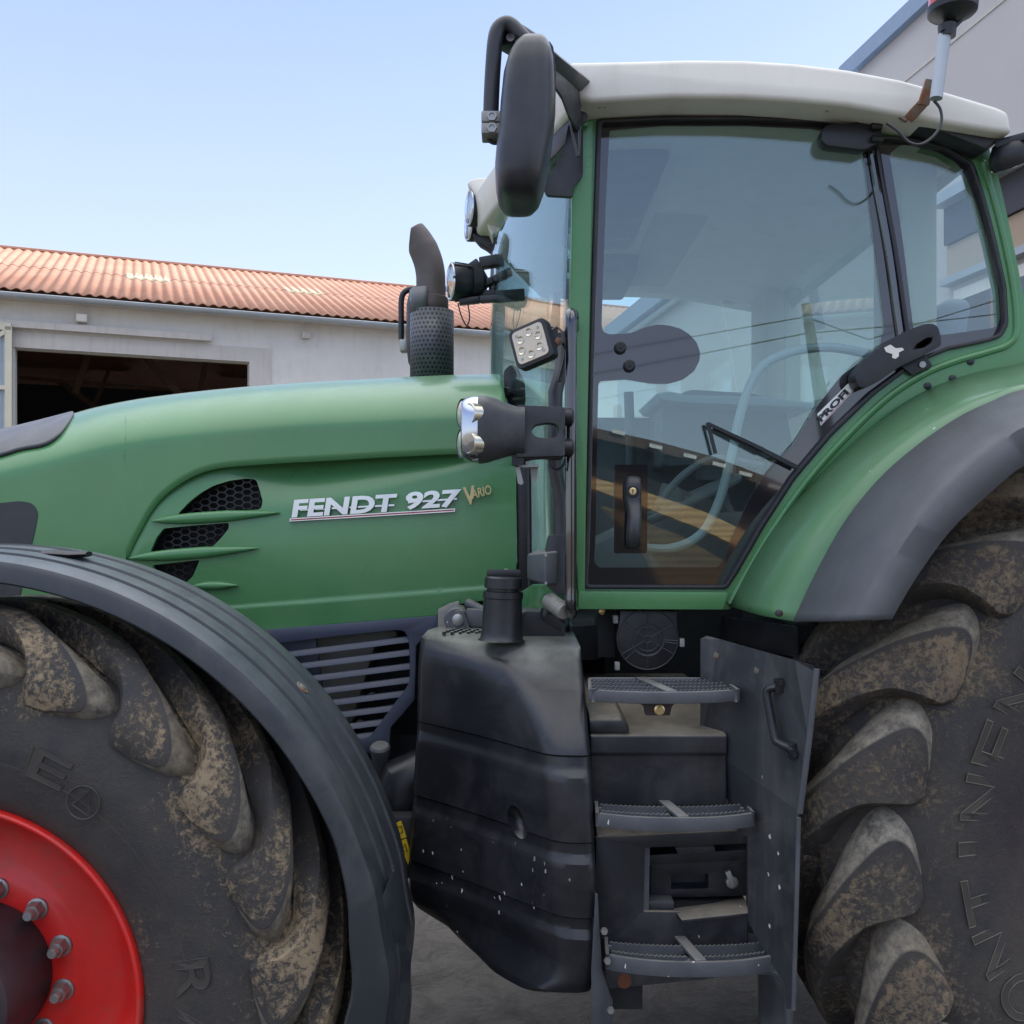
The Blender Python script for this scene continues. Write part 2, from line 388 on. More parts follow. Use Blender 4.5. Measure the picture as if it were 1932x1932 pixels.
def cr(pts, n=6, closed=False):
    """Catmull-Rom through points of any dimension"""
    out = []; m = len(pts)
    rng = range(m if closed else m-1)
    for i in rng:
        p0 = pts[(i-1) % m] if closed else pts[max(i-1, 0)]; p1 = pts[i]
        p2 = pts[(i+1) % m] if closed else pts[i+1]; p3 = pts[(i+2) % m] if closed else pts[min(i+2, m-1)]
        for k in range(n):
            t = k/n; t2 = t*t; t3 = t2*t
            out.append(tuple(.5*((2*b)+(-a+c)*t+(2*a-5*b+4*c-d)*t2+(-a+3*b-3*c+d)*t3) for a, b, c, d in zip(p0, p1, p2, p3)))
    if not closed: out.append(tuple(pts[-1]))
    return out
def rnd(pts, r, n=4):
    """round the corners of a closed 2D polygon; r number or list"""
    out = []; m = len(pts)
    for i in range(m):
        rr = r[i] if isinstance(r, (list, tuple)) else r
        a, b, c = Vector(pts[i-1]), Vector(pts[i]), Vector(pts[(i+1) % m])
        d1, d2 = a-b, c-b
        q = min(rr, d1.length*.45, d2.length*.45)
        if q < .01: out.append(tuple(b)); continue
        p, s2 = b+d1.normalized()*q, b+d2.normalized()*q
        for k in range(n+1):
            t = k/n; w = p*(1-t)**2+b*2*t*(1-t)+s2*t*t; out.append((w.x, w.y))
    return out
def lin(tab, x):
    if x <= tab[0][0]: return tab[0][1]
    for (a, b), (c, d) in zip(tab, tab[1:]):
        if x <= c: return b+(d-b)*(x-a)/(c-a)
    return tab[-1][1]
def smo(tab, x):
    """smooth interpolation of a table"""
    if x <= tab[0][0]: return tab[0][1]
    if x >= tab[-1][0]: return tab[-1][1]
    for i in range(len(tab)-1):
        if x <= tab[i+1][0]:
            x0, x1 = tab[i][0], tab[i+1][0]; t = (x-x0)/(x1-x0)
            def sl(j):
                a = tab[max(j-1, 0)]; b = tab[min(j+1, len(tab)-1)]
                return (b[1]-a[1])/(b[0]-a[0]) if b[0] != a[0] else 0
            h = x1-x0; m0, m1 = sl(i)*h, sl(i+1)*h; p0, p1 = tab[i][1], tab[i+1][1]
            return (2*t**3-3*t*t+1)*p0+(t**3-2*t*t+t)*m0+(-2*t**3+3*t*t)*p1+(t**3-t*t)*m1
def boolcut(o, cutters):
    bpy.context.view_layer.update()
    for c in cutters:
        md = o.modifiers.new('cut', 'BOOLEAN'); md.operation = 'DIFFERENCE'; md.solver = 'EXACT'; md.object = c
    dg = bpy.context.evaluated_depsgraph_get(); dg.update()
    me = bpy.data.meshes.new_from_object(o.evaluated_get(dg))
    o.modifiers.clear(); o.data = me
    for c in cutters: bpy.data.objects.remove(c)
def px_text(txt, name, mat, parent, x0, yb, x1, h, Y, rot=0, shear=0, ext=.002, bold=.0, outline=0, spacing=1.0):
    """lettering fitted to a place: left end (x0, yb baseline), right end x1, cap height h (picture units), at distance Y, facing the viewer's side"""
    cu = bpy.data.curves.new(name, 'FONT'); cu.body = txt; cu.extrude = 0; cu.offset = bold; cu.shear = 0; cu.space_character = spacing
    cu.resolution_u = 4
    o = bpy.data.objects.new(name, cu); COL.objects.link(o)
    bpy.context.view_layer.update()
    dg = bpy.context.evaluated_depsgraph_get(); me = bpy.data.meshes.new_from_object(o.evaluated_get(dg))
    bpy.data.objects.remove(o)
    xs = [v.co.x for v in me.vertices]; ys = [v.co.y for v in me.vertices]
    ax, bx, by = min(xs), max(xs), max(ys)
    y0 = min(0, min(ys)) if False else 0
    bm = bmesh.new(); bm.from_mesh(me)
    k = Y/F
    W = math.hypot(x1-x0, 0)/math.cos(rad(rot)); o3 = P(x0, yb, Y)
    r = bmesh.ops.extrude_face_region(bm, geom=bm.faces[:])
    top = set(v for v in r['geom'] if isinstance(v, bmesh.types.BMVert))
    ca, sa = math.cos(rad(rot)), math.sin(rad(rot))
    vs = []; bm.verts.index_update(); bm.verts.ensure_lookup_table()
    for v in bm.verts:
        u = (v.co.x-ax)/(bx-ax)*W*k; w = v.co.y/by*h*k
        u += w*shear
        vs.append(Vector((o3.x+u*ca-w*sa, Y-(ext if v in top else 0), o3.z+u*sa+w*ca)))
    g = G(); g.add(vs, [tuple(v.index for v in f.verts) for f in bm.faces]); bm.free()
    return g.build(name, mat, parent, smooth=False)
# ================================================================ camera, sky, sun
cam = bpy.data.cameras.new('camera'); cam.sensor_width = 36; cam.lens = 36*F/1932
cam.shift_y = (HY-966)/1932; cam.clip_end = 2000; cam.clip_start = .02
co = bpy.data.objects.new('camera', cam); COL.objects.link(co); co.location = (0, 0, CH); co.rotation_euler = (rad(90), 0, 0)
scn.camera = co
SUN_EL, SUN_AZ = 32, 50          # degrees; azimuth measured from straight ahead (+Y), positive to the right
SKY_GAIN = 3.4
w = bpy.data.worlds.new('World'); scn.world = w; w.use_nodes = True
nt = w.node_tree; bg = nt.nodes['Background']
sky = nt.nodes.new('ShaderNodeTexSky'); sky.sky_type = 'NISHITA'; sky.sun_disc = False
sky.sun_elevation = rad(SUN_EL); sky.sun_rotation = rad(SUN_AZ % 360)
sky.air_density = 1.0; sky.dust_density = .6; sky.ozone_density = 2.2; sky.altitude = 100
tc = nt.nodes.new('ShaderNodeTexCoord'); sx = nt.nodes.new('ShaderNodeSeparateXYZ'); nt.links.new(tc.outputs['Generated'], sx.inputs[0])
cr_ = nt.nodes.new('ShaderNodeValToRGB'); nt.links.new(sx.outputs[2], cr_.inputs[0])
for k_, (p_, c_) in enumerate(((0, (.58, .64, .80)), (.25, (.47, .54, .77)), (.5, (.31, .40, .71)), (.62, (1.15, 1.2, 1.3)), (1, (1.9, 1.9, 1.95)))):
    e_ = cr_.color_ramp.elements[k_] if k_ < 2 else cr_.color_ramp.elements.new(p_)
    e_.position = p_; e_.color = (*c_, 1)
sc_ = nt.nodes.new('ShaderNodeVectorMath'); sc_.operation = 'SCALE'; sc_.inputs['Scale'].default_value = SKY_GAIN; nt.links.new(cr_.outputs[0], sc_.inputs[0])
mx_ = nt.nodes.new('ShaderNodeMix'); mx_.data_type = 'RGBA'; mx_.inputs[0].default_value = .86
nt.links.new(sky.outputs[0], mx_.inputs[6]); nt.links.new(sc_.outputs[0], mx_.inputs[7])      # Nishita mixed with hand-set gradient, brightened overhead out of view to fill shaded sides
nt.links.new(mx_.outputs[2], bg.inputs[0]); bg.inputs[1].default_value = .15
sl = bpy.data.lights.new('sun', 'SUN'); sl.energy = 2.6; sl.angle = rad(.53); sl.color = (1, .93, .82)
so = bpy.data.objects.new('sun', sl); COL.objects.link(so)
sd = Vector((math.sin(rad(SUN_AZ))*math.cos(rad(SUN_EL)), math.cos(rad(SUN_AZ))*math.cos(rad(SUN_EL)), math.sin(rad(SUN_EL))))
so.rotation_euler = sd.to_track_quat('Z', 'Y').to_euler(); so.location = (0, 0, 30)
scn.view_settings.view_transform = 'Standard'; scn.view_settings.look = 'None'; scn.view_settings.gamma = 1
scn.view_settings.exposure = 1.58
scn.cycles.max_bounces = 8; scn.cycles.transparent_max_bounces = 16; scn.cycles.glossy_bounces = 4

# ================================================================ ground
g = G(); n = 90
def gh(x, y):
    near = math.exp(-((x-.4)**2+(y-3)**2)/16)
    return near*(.2*(x+1.1)/2.6+.012*math.sin(5.1*x+1.3*y)+.010*math.sin(3.3*y-2*x)+.006*math.sin(11*x)*math.sin(9*y))
xs = [math.copysign(abs(t)**2.6*600, t) for t in [(-1+2*i/n) for i in range(n+1)]]
g.add([(x+.4, y+3, gh(x+.4, y+3)) for y in xs for x in xs], [(j*(n+1)+i, j*(n+1)+i+1, (j+1)*(n+1)+i+1, (j+1)*(n+1)+i) for j in range(n) for i in range(n)])
tag(g.build('ground', 'ground'), kind='structure')

# ================================================================ the barn
O = Vector((P(460, 605, 20).x, 20, 0)); U = Vector((.93, .366, 0)).normalized(); N = Vector((U.y, -U.x, 0))   # N points to the viewer
def BW(s, z, d): return O+U*s-N*d+Vector((0, 0, z))
def BP(px, py, d=0):
    """where the line of sight through a picture point meets the plane d behind the facade"""
    k = (px-CX)/F; A = O-N*d
    s = (k*A.y-A.x)/(U.x-k*U.y); Y = A.y+U.y*s
    return s, CH+(HY-py)/F*Y
barn = thing('barn', BW(0, 0, 0), 'long grey barn with clay red corrugated roof and an open dark doorway, behind the bonnet', 'barn')
bmap = lambda a, b, t: BW(a, b, t)
eave_z = BP(460, 600)[1]
tl = BP(28, 655); tr = BP(470, 683); otop = (tl[1]+tr[1])/2
BL, BR = -19, 17
g = G(); g.plate([(BL, -.3), (BR, -.3), (BR, eave_z+.1), (BL, eave_z+.1)], [[(tl[0], .05), (tr[0], .05), (tr[0], otop), (tl[0], otop)]], bmap, .35)
g.build('front_wall', 'concr', barn, smooth=False)
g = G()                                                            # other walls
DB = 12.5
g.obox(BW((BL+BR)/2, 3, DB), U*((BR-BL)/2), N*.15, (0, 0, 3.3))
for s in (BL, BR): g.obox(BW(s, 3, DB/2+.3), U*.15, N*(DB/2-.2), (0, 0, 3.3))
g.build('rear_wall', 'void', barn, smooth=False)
# raised render band over the doorway and beside it
g = G(); l2 = BP(28, 627); lr = BP(480, 655)
g.plate([(tl[0]-1.2, (l2[1]+lr[1])/2), (tr[0]+.45, (l2[1]+lr[1])/2), (tr[0]+.45, 0), (tr[0]+.002, 0), (tr[0]+.002, otop-.002), (tl[0]-1.2, otop-.002)], (), lambda a, b, t: BW(a, b, t-.035), .034)
g.build('lintel', 'lintel', barn, smooth=False)
# roof: corrugated slopes
rz = sum(BP(x, y, 6)[1] for x, y in ((0, 470), (760, 542)))/2
RS, RE = -.38, 6.0
g = G(); wl = .212; per = 8
def roofz(d): return eave_z+.12+(rz-eave_z-.12)*(d-RS)/(RE-RS)
def wave(s): return .021*math.cos(2*math.pi*s/wl)
ns = int((BR-BL+1)/wl*per); vs = []; fs = []
for i in range(ns+1):
    s = BL-.5+i*wl/per
    for d in (RS, 2.9, 2.901, RE): vs.append(BW(s, roofz(d)+wave(s)+(.012 if d > 2.9005 else 0), d))
for i in range(ns):
    for j in range(3): fs.append((i*4+j, i*4+4+j, i*4+5+j, i*4+1+j))
g.add(vs, fs)
ro = g.build('roof', 'roof', barn); md = ro.modifiers.new('thick', 'SOLIDIFY'); md.thickness = .02
g = G(); g.add([BW(BL-.5, rz-.02, RE), BW(BR+.5, rz-.02, RE), BW(BR+.5, eave_z, 13), BW(BL-.5, eave_z, 13)], [(0, 1, 2, 3)])
ro2 = g.build('rear_roof', 'roof', barn); md = ro2.modifiers.new('thick', 'SOLIDIFY'); md.thickness = .05
g = G(); g.tube([BW(BL-.5, rz+.03, RE), BW(BR+.5, rz+.03, RE)], .07, 8); g.build('ridge_cap', 'roof', barn)
g = G()
for (a, b, c, d) in ((236, 516, 322, 535), (540, 543, 612, 558), (-50, 486, 10, 503)):
    dd = None
    for k in range(60):
        t = RS+(RE-RS)*k/60
        if BP((a+c)/2, (b+d)/2, t)[1] <= roofz(t)+.0: dd = t; break
    dd = dd or 3
    sc = BP((a+c)/2, (b+d)/2, dd)[0]; hw = abs(BP(c, d, dd)[0]-BP(a, b, dd)[0])/2*.95
    nn = int(hw*2/wl*per); vs = []; fs = []
    for i in range(nn+1):
        s = round((sc-hw)/wl)*wl+i*wl/per
        for e in (dd-.5, dd+.5): vs.append(BW(s, roofz(e)+wave(s)+.02, e))
    for i in range(nn): fs.append((i*2, i*2+2, i*2+3, i*2+1))
    g = G(); g.add(vs, fs); sk = g.build('skylight', 'tinroof', barn); sk.modifiers.new('t', 'SOLIDIFY').thickness = .01
# gutter with joints and brackets
g = G(); gz = eave_z+.02
arc = [(RS-.09+.085*math.cos(a), gz+.085*math.sin(a)) for a in [math.pi+math.pi*k/8 for k in range(9)]]
arc += [(RS-.09+.075*math.cos(a), gz+.01+.075*math.sin(a)) for a in [2*math.pi-math.pi*k/8 for k in range(9)]]
g.rings([[BW(s, z, d) for d, z in arc] for s in (BL-.5, BR+.5)])
gut = g.build('gutter', 'galv', barn)
s = BL
while s < BR:
    s += 1.02
    g = G(); arc2 = [(RS-.09+.09*math.cos(a), gz+.09*math.sin(a)) for a in [math.pi+math.pi*k/8 for k in range(9)]]
    arc3 = [(RS-.09+.083*math.cos(a), gz+.083*math.sin(a)) for a in [2*math.pi-math.pi*k/8 for k in range(9)]]
    g.rings([[BW(q, z, d) for d, z in arc2+arc3] for q in (s, s+.03)]); g.build('gutter_joint', 'galv', gut)
g = G(); g.plate([(BL, eave_z+.05), (BR, eave_z+.05), (BR, eave_z-.02), (BL, eave_z-.02)], (), lambda a, b, t: BW(a, b, -.30+t), .3); g.build('soffit', 'lintel', barn)
# sliding door rail, lamp, vents
a = BP(0, 612); b = BP(398, 640); g = G(); zz = (a[1]+b[1])/2
g.bar(BW(-12, zz, -.12), BW(b[0], zz, -.12), .12, .13); g.build('door_rail', 'lintel', barn)
g = G(); q = BP(155, 603); g.obox(BW(q[0], q[1], -.1), U*.1, N*.1, (0, 0, .08)); g.build('wall_lamp', 'white', barn, bevel=.02)
g = G(); q = BP(678*.0+576, 634); g.obox(BW(q[0], q[1], -.06), U*.09, N*.06, (0, 0, .07)); g.build('wall_lamp', 'lintel', barn, bevel=.01)
# the sliding door standing open at the left
dl = BP(-60, 700); dr = BP(24, 700); z1 = BP(10, 620)[1]
g = G(); vs = []; fs = []; nn = 60
for i in range(nn+1):
    s = dr[0]-.1-(3.2*i/nn); off = -.16-(.03 if (i//2) % 2 else 0)
    vs += [BW(s, .1, off), BW(s, z1, off)]
for i in range(nn): fs.append((2*i, 2*i+2, 2*i+3, 2*i+1))
g.add(vs, fs); dp = g.build('sliding_door', 'cladding', barn, smooth=False); dp.modifiers.new('t', 'SOLIDIFY').thickness = .01
g = G()
g.obox(BW(dr[0]-.05, z1/2, -.2), U*.06, N*.05, (0, 0, z1/2)); g.obox(BW(dr[0]-1.7, z1, -.2), U*1.7, N*.05, (0, 0, .07))
zc = BP(10, 734)[1]; g.obox(BW(dr[0]-1.7, zc, -.2), U*1.6, N*.045, (0, 0, .04))
g.bar(BW(dr[0]-.1, z1-.1, -.22), BW(dr[0]-2.2, zc-.4, -.22), .06, .08); g.build('door_frame', 'doorframe', dp, smooth=False)
# roof trusses inside
for (x0, y0, x1, y1, d, w2) in ((178, 640, 142, 742, 3.5, .13), (262, 660, 352, 758, 3.2, .16), (392, 660, 372, 764, 4, .13), (35, 712, 480, 748, 5, .08), (110, 718, 190, 775, 6.5, .14), (205, 700, 180, 760, 6, .1), (470, 640, 640, 790, 3.2, .14), (-60, 620, 20, 760, 3.2, .14)):
    a = BP(x0, y0, d); b = BP(x1, y1, d); g = G(); g.bar(BW(a[0], a[1], d), BW(b[0], b[1], d), w2, w2*.7, up=N); g.build('roof_truss', 'oldwood', barn, smooth=False)

# ================================================================ buildings at the right
D2 = Vector((-.164, 1, 0)).normalized()          # runs away from the viewer
N2 = Vector((-D2.y, D2.x, 0))                     # faces left
A2 = P(1620, 1000, 12.8); A2.z = 0
def TW(s, z, d=0): return A2-D2*s+N2*d+Vector((0, 0, z))     # s: metres towards the viewer from the far corner
def TP(px, py, d=0):
    k = (px-CX)/F; A = A2+N2*d; s = (k*A.y-A.x)/(-D2.x+k*D2.y); Y = A.y-D2.y*s
    return s, CH+(HY-py)/F*Y
tb = thing('grey_building', TW(0, 0), 'tall smooth grey building with blue roof edge, behind the rear of the cab roof', 'building')
topz = TP(1625, 128)[1]
tm = lambda a, b, t: TW(a, b, -t)
z_led = TP(1900, 327)[1]; z_aw = TP(1912, 400)[1]; z_b2 = TP(1915, 480)[1]
g = G(); g.obox(TW(4.5, topz/2, -2.2), D2*4.5, N2*2.2, (0, 0, topz/2)); g.build('wall', 'grey_wall', tb, smooth=False)
g = G(); g.obox(TW(4.35, topz+.09, -2.2), D2*4.7, N2*2.3, (0, 0, .11)); g.build('roof_edge', 'fascia', tb, smooth=False)
zg = TP(1704, 137)[1]; g = G(); g.obox(TW(4.5, zg-.12, .0), D2*4.5, N2*.012, (0, 0, .018)); g.build('wall_joint', 'lintel', tb, smooth=False)
g = G(); g.obox(TW(6.0, z_led, .12), D2*4.0, N2*.13, (0, 0, .06)); g.build('ledge', 'galv', tb, smooth=False)
g = G(); g.obox(TW(6.0, (z_led+z_aw)/2-.04, .03), D2*4.0, N2*.05, (0, 0, (z_led-z_aw)/2)); g.build('fascia_board', 'darkpanel', tb, smooth=False)
g = G(); g.obox(TW(6.0, (z_aw+z_b2)/2-.05, .02), D2*4.0, N2*.02, (0, 0, (z_aw-z_b2)/2)); g.build('rendered_band', 'beige', tb, smooth=False)
g = G(); g.obox(TW(6.0, z_b2-.03, .06), D2*4.0, N2*.08, (0, 0, .04)); g.build('window_head', 'galv', tb, smooth=False)
g = G(); g.obox(TW(2.9, z_b2-1.4, .03), D2*.75, N2*.03, (0, 0, 1.25)); wf = g.build('window', 'white', tb, smooth=False)
g = G(); g.obox(TW(2.9, z_b2-1.4, .065), D2*.62, N2*.006, (0, 0, 1.12)); g.build('pane', 'frit', wf, smooth=False)
# lower annex seen through the cab
ax = P(1165, 1000, 19.5); ax.z = 0; az = CH+(HY-622)/F*19.5
an = thing('blue_trimmed_annex', ax, 'low grey annex with blue roof trim, seen through the cab windows', 'building')
def AW(s, z, d=0): return ax-D2*s+N2*d+Vector((0, 0, z))
g = G(); g.obox(AW(4, (az-.25)/2, -2.5), D2*4, N2*2.5, (0, 0, (az-.25)/2)); g.build('wall', 'grey_wall', an, smooth=False)
g = G(); g.obox(AW(4, az-.1, -2.45), D2*4.15, N2*2.7, (0, 0, .16)); g.build('roof_trim', 'fascia', an, smooth=False)
g = G(); g.tube([AW(-.1, az-.34, .12), AW(8, az-.34, .12)], .05, 8); g.build('gutter', 'galv', an)

# ================================================================ what stands behind the viewer and mirrors in the cab glass
YG = 2.3
def R(x, y, Yv):
    p = P(x, y, Yv); p.y = 2*YG-p.y; return p
g = G(); a = R(1521, 572, 15); b = R(1566, 850, 15); b2 = b+(b-a).normalized()*2.2
g.tube([a, b, b2], [.07, .13, .15], 10); b2.z = 0
pt = a.copy()
tag(g.build('utility_pole', 'pole'), 'thin black utility pole mirrored in the side glass of the cab, leaning slightly', 'pole')
for k, (pts) in enumerate((((900, 712), (1185, 656), (1521, 597), (1640, 640), (1900, 560)), ((900, 745), (1203, 690), (1524, 628), (1680, 615), (1900, 590)), ((1566, 720), (1500, 830), (1440, 900)))):
    g = G(); q = [R(x, y, 15) for x, y in pts]
    g.tube(q, .012, 5)
    tag(g.build('overhead_wire', 'pole'), ['upper black wire crossing the reflection in the cab door glass', 'lower black wire crossing the reflection in the cab door glass', 'thin slanting wire mirrored low in the cab door glass below the pole'][k], 'wire')
# low shed with brown eaves board, and timber
sh = thing('timber_shed', R(1340, 1000, 9)-Vector((0, 0, CH)), 'low shed with brown eaves board mirrored in the lower half of the cab door glass', 'shed')
q = [(900, 800), (1120, 806), (1240, 832), (1350, 862), (1450, 900), (1560, 952), (1700, 1030)]
g = G()
R0 = [R(x, y, 9) for x, y in q]; R1 = [R(x, y+19, 9) for x, y in q]
vs = R0+R1+[p-Vector((0, .25, 0)) for p in R0]+[p-Vector((0, .25, 0)) for p in R1]; n = len(q)
fs = []
for i in range(n-1): fs += [(i, i+1, n+i+1, n+i), (i, 2*n+i, 2*n+i+1, i+1), (n+i, n+i+1, 3*n+i+1, 3*n+i)]
g.add(vs, fs); eb = g.build('eaves_board', 'brownfascia', sh, smooth=False)
for x, y in ((1168, 812), (1238, 839), (1303, 857), (1358, 873), (1408, 891), (1463, 915), (1520, 942)):
    g = G(); a = R(x-12, y, 8.98); b = R(x+12, y+6, 8.98); g.bar(a, b, .035, .01, up=(0, 1, 0)); g.build('slot_light', 'sticker', eb, smooth=False)
g = G(); R2 = [p-Vector((0, .2, -.05)) for p in R1]; R3 = [Vector((p.x, p.y, 0)) for p in R2]
g.add(R2+R3+[p-Vector((0, 3, 0)) for p in R2]+[p-Vector((0, 3, 0)) for p in R3], [(i, i+1, n+i+1, n+i) for i in range(n-1)]+[(i, 2*n+i, 2*n+i+1, i+1) for i in range(n-1)])
g.build('wall', 'void', sh, smooth=False)
def planks(name, label, poly, Yv, d):
    g = G()
    def mp(a, b, t): p = R(a, b, Yv); p.y -= t; return p
    g.plate(poly, (), mp, d); return tag(g.build(name, 'wood', smooth=False), label, 'timber')
planks('timber_beam', 'broad pale beam mirrored across the middle of the cab door glass', [(1090, 912), (1200, 950), (1330, 1000), (1450, 1060), (1560, 1120), (1560, 1083), (1450, 1022), (1330, 965), (1200, 922), (1090, 893)], 7.6, .2)
planks('timber_beam', 'short wide beam mirrored at the bottom of the cab door glass right of the handle', [(1140, 955), (1215, 1030), (1255, 1110), (1300, 1180), (1385, 1180), (1375, 1062), (1285, 1010), (1230, 990), (1190, 968)], 6, .25)
# ================================================================ the tractor
T = thing('tractor', (.2, 3.15, 0), 'large green farm tractor with white cab roof, red wheel rim and muddy tyres', 'tractor')

def tyre(name, cx, cz, Y0, W, mat, parent, R_in, L, lead, trail, nl, ph, h):
    """R_in: carcass profile (Y offset, r); L: lug crest profile (Y offset, r) with lead/trail angles in degrees"""
    g = G(); nc = 180
    prof = [(Y0+a, r) for a, r in R_in]; prof += [(2*Y0+W-a, r) for a, r in reversed(prof)]
    prof = cr(prof, 4)
    g.rev(cx, cz, prof, nc)
    nb = len(g.v); npf = len(prof)
    mud = []
    for i in range(nb):
        r = math.hypot(g.v[i].x-cx, g.v[i].z-cz); mud.append((.30+.5*max(0, min(1, (r-L[0][1]+.12)/.12)), 0))
    up = 5
    crest = cr([(a, r, le, tr) for (a, r), le, tr in zip(L, lead, trail)], up)
    nrm = []
    for i in range(len(crest)):
        a = crest[max(i-1, 0)]; b = crest[min(i+1, len(crest)-1)]
        t = Vector((b[0]-a[0], b[1]-a[1])).normalized(); nrm.append(Vector((-t.y, t.x)) if True else 0)
    rnd2 = random.Random(3)
    for side in (0, 1):
        for k in range(nl):
            th0 = ph+360*k/nl+(180/nl if side else 0); j0 = len(g.v); rows = []
            jit = rnd2.uniform(-.4, .4)
            for i, (a, r, le, tr) in enumerate(crest):
                nn = nrm[i]; f = min(1, i/3)
                hh = h*(.35+.65*f)
                row = []
                cols = [(le-4.3*f-.4, hh+.012, 0., 1.), (le-2.1*f-.2, hh*.45, 0., 1.), (le-.1, .003, 0, 1.), (le+.3, .0, .3, .0)]
                for q in (.2, .4, .6, .8): cols.append((le+(tr-le)*q, -.001*math.sin(math.pi*q)+.0, 1., 0))
                cols += [(tr-.35, .0, 1., 0), (tr, .006, .8, 0), (tr+.5, hh*.5, .8, 0), (tr+1.2, hh+.012, .9, 0)]
                for (th, dep, m1, m2) in cols:
                    yy = Y0+a+abs(nn.x)*dep; rr = r-abs(nn.y)*dep
                    if side: yy = 2*Y0+W-yy
                    t = rad(th0+th+jit*(1-i/len(crest)))
                    row.append((cx+rr*math.cos(t), yy, cz+rr*math.sin(t))); mud.append((m1, m2*(1 if not side else .4)))
                rows.append(row)
            g.rings(rows, False, False)
    o = g.build(name, mat, parent, ang=26)
    me = o.data; ca = me.color_attributes.new('mud', 'FLOAT_COLOR', 'POINT')
    for i, (a, b) in enumerate(mud): ca.data[i].color = (a, b, 0, 1)
    return o

# ---------- front wheel
fx, fz = P(-129, 1910, 1.87).x, P(-129, 1910, 1.87).z
Yw = 1.87
rimp = [(Yw+.045, .405), (Yw+.030, .399), (Yw+.035, .390), (Yw+.06, .385), (Yw+.085, .375), (Yw+.14, .366), (Yw+.165, .335), (Yw+.19, .30), (Yw+.185, .23), (Yw+.175, .20), (Yw+.175, .15), (Yw+.2, .08)]
g = G(); g.rev(fx, fz, cr(rimp, 3), 128)
rim = g.build('front_wheel_rim', 'red', T, ang=50, label='bright red front wheel rim')
tyre('tyre', fx, fz, Yw, .56, 'tyreF', rim,
     [(.08, .388), (.045, .402), (.022, .435), (.006, .50), (.0, .55), (.004, .60), (.016, .65), (.045, .69), (.09, .725), (.17, .742), (.28, .748)],
     [(.002, .635), (-.006, .665), (-.002, .705), (.022, .755), (.065, .785), (.13, .795), (.29, .80)],
     [6.5, 1.2, 1.8, 7.5, 14, 20, 41], [10.8, 12.1, 12.4, 15.5, 20.5, 26, 47], 22, 45.9, .045)
g = G(); g.rev(fx, fz, [(Yw+.2, .155), (Yw+.12, .153), (Yw+.03, .149), (Yw+.012, .143), (Yw+.01, .135), (Yw+.012, .10)], 96)
g.build('hub_rim', 'hub', rim)
hub = None
g = G(); g.lathe((fx, Yw-.012, fz), [(.03, .108), (.012, .106), (.0, .100), (-.004, .094), (-.004, .02), (0, .001)], 64, 'y'); hub = g.build('hub_cap', 'slat', rim)
for k in range(6):
    a = rad(15+60*k); g = G(); c = (fx+.082*math.cos(a), Yw-.018, fz+.082*math.sin(a)); g.lathe(c, [(.01, .022), (.0, .022), (-.006, .018), (-.006, .008), (0, .006)], 20, 'y'); g.build('hub_bolt', 'slat', rim)
for k in range(12):
    a = rad(30*k+18); Yb = Yw+.176; r = .183
    bx = P(0, 0, 1)
    c = Vector((fx+(r)*math.cos(a), Yb, fz+(r)*math.sin(a)))
    g = G(); g.lathe(c, [(0, .023), (-.006, .023), (-.008, .019)], 24, 'y'); g.lathe(c, [(-.008, .020), (-.022, .018), (-.03, .017)], 6, 'y')
    g.lathe(c, [(-.03, .012), (-.045, .011), (-.048, .009)], 16, 'y'); g.build('wheel_nut', 'zinc', rim)
# raised marks on the sidewall
def arc_text(ch, cx, cz, r, ang, hgt, wid, Y, mat, matline, parent, lean=0, hatch=False):
    """one raised sidewall letter, its top towards the tread"""
    for k, (fill, mt) in enumerate(((True, mat), (False, matline))):
        cu = bpy.data.curves.new('c', 'FONT'); cu.body = ch; cu.offset = .012
        if not fill: cu.fill_mode = 'NONE'; cu.bevel_depth = .008; cu.bevel_resolution = 0
        o = bpy.data.objects.new('c', cu); COL.objects.link(o); bpy.context.view_layer.update()
        me = bpy.data.meshes.new_from_object(o.evaluated_get(bpy.context.evaluated_depsgraph_get())); bpy.data.objects.remove(o)
        if not me.vertices: continue
        xs = [v.co.x for v in me.vertices]; ys = [v.co.y for v in me.vertices]
        mx = (min(xs)+max(xs))/2; wx = max(max(xs)-min(xs), .25 if ch == 'I' else .4); hy = max(ys)
        vs = []
        for v in me.vertices:
            u = (v.co.x-mx)/wx*wid; w = (v.co.y-hy/2)/hy*hgt
            rr = r+w; a = rad(ang)-u/r
            yy = Y(rr) if callable(Y) else Y
            vs.append((cx+rr*math.cos(a), yy-(.0025 if fill else .003)-v.co.z*.1, cz+rr*math.sin(a)))
        g = G(); g.add(vs, [tuple(p.vertices) for p in me.polygons])
        o = g.build('sidewall_letter' if fill else 'letter_outline', mt, parent, smooth=False)
def yF(r): return Yw+lin([(.445, .022), (.50, .006), (.55, .0), (.60, .004), (.65, .016)], r)
def circ_mark():
    a0 = 27; r0 = .60; c = Vector((fx+.52*math.cos(rad(54)), 0, fz+.52*math.sin(rad(54))))
    c = P(157, 1514, Yw); g = G()
    g.tube([(c.x+.033*math.cos(t), Yw-.001, c.z+.033*math.sin(t)) for t in [2*math.pi*k/28 for k in range(29)]], .0016, 6)
    g.tube([(c.x-.022, Yw-.001, c.z-.004), (c.x+.014, Yw-.001, c.z+.024), (c.x+.01, Yw-.001, c.z-.026), (c.x-.022, Yw-.001, c.z-.004)], .0014, 6)
    g.build('sidewall_emblem', 'tyretext', rim)
circ_mark()
arc_text('E', fx, fz, .535, 64.5, .06, .085, yF, 'tyretext', 'tyretext', rim)
arc_text('R', fx, fz, .520, 7, .075, .08, yF, 'tyretext', 'tyretext', rim)
arc_text('A', fx, fz, .520, -4, .075, .08, yF, 'tyretext', 'tyretext', rim)

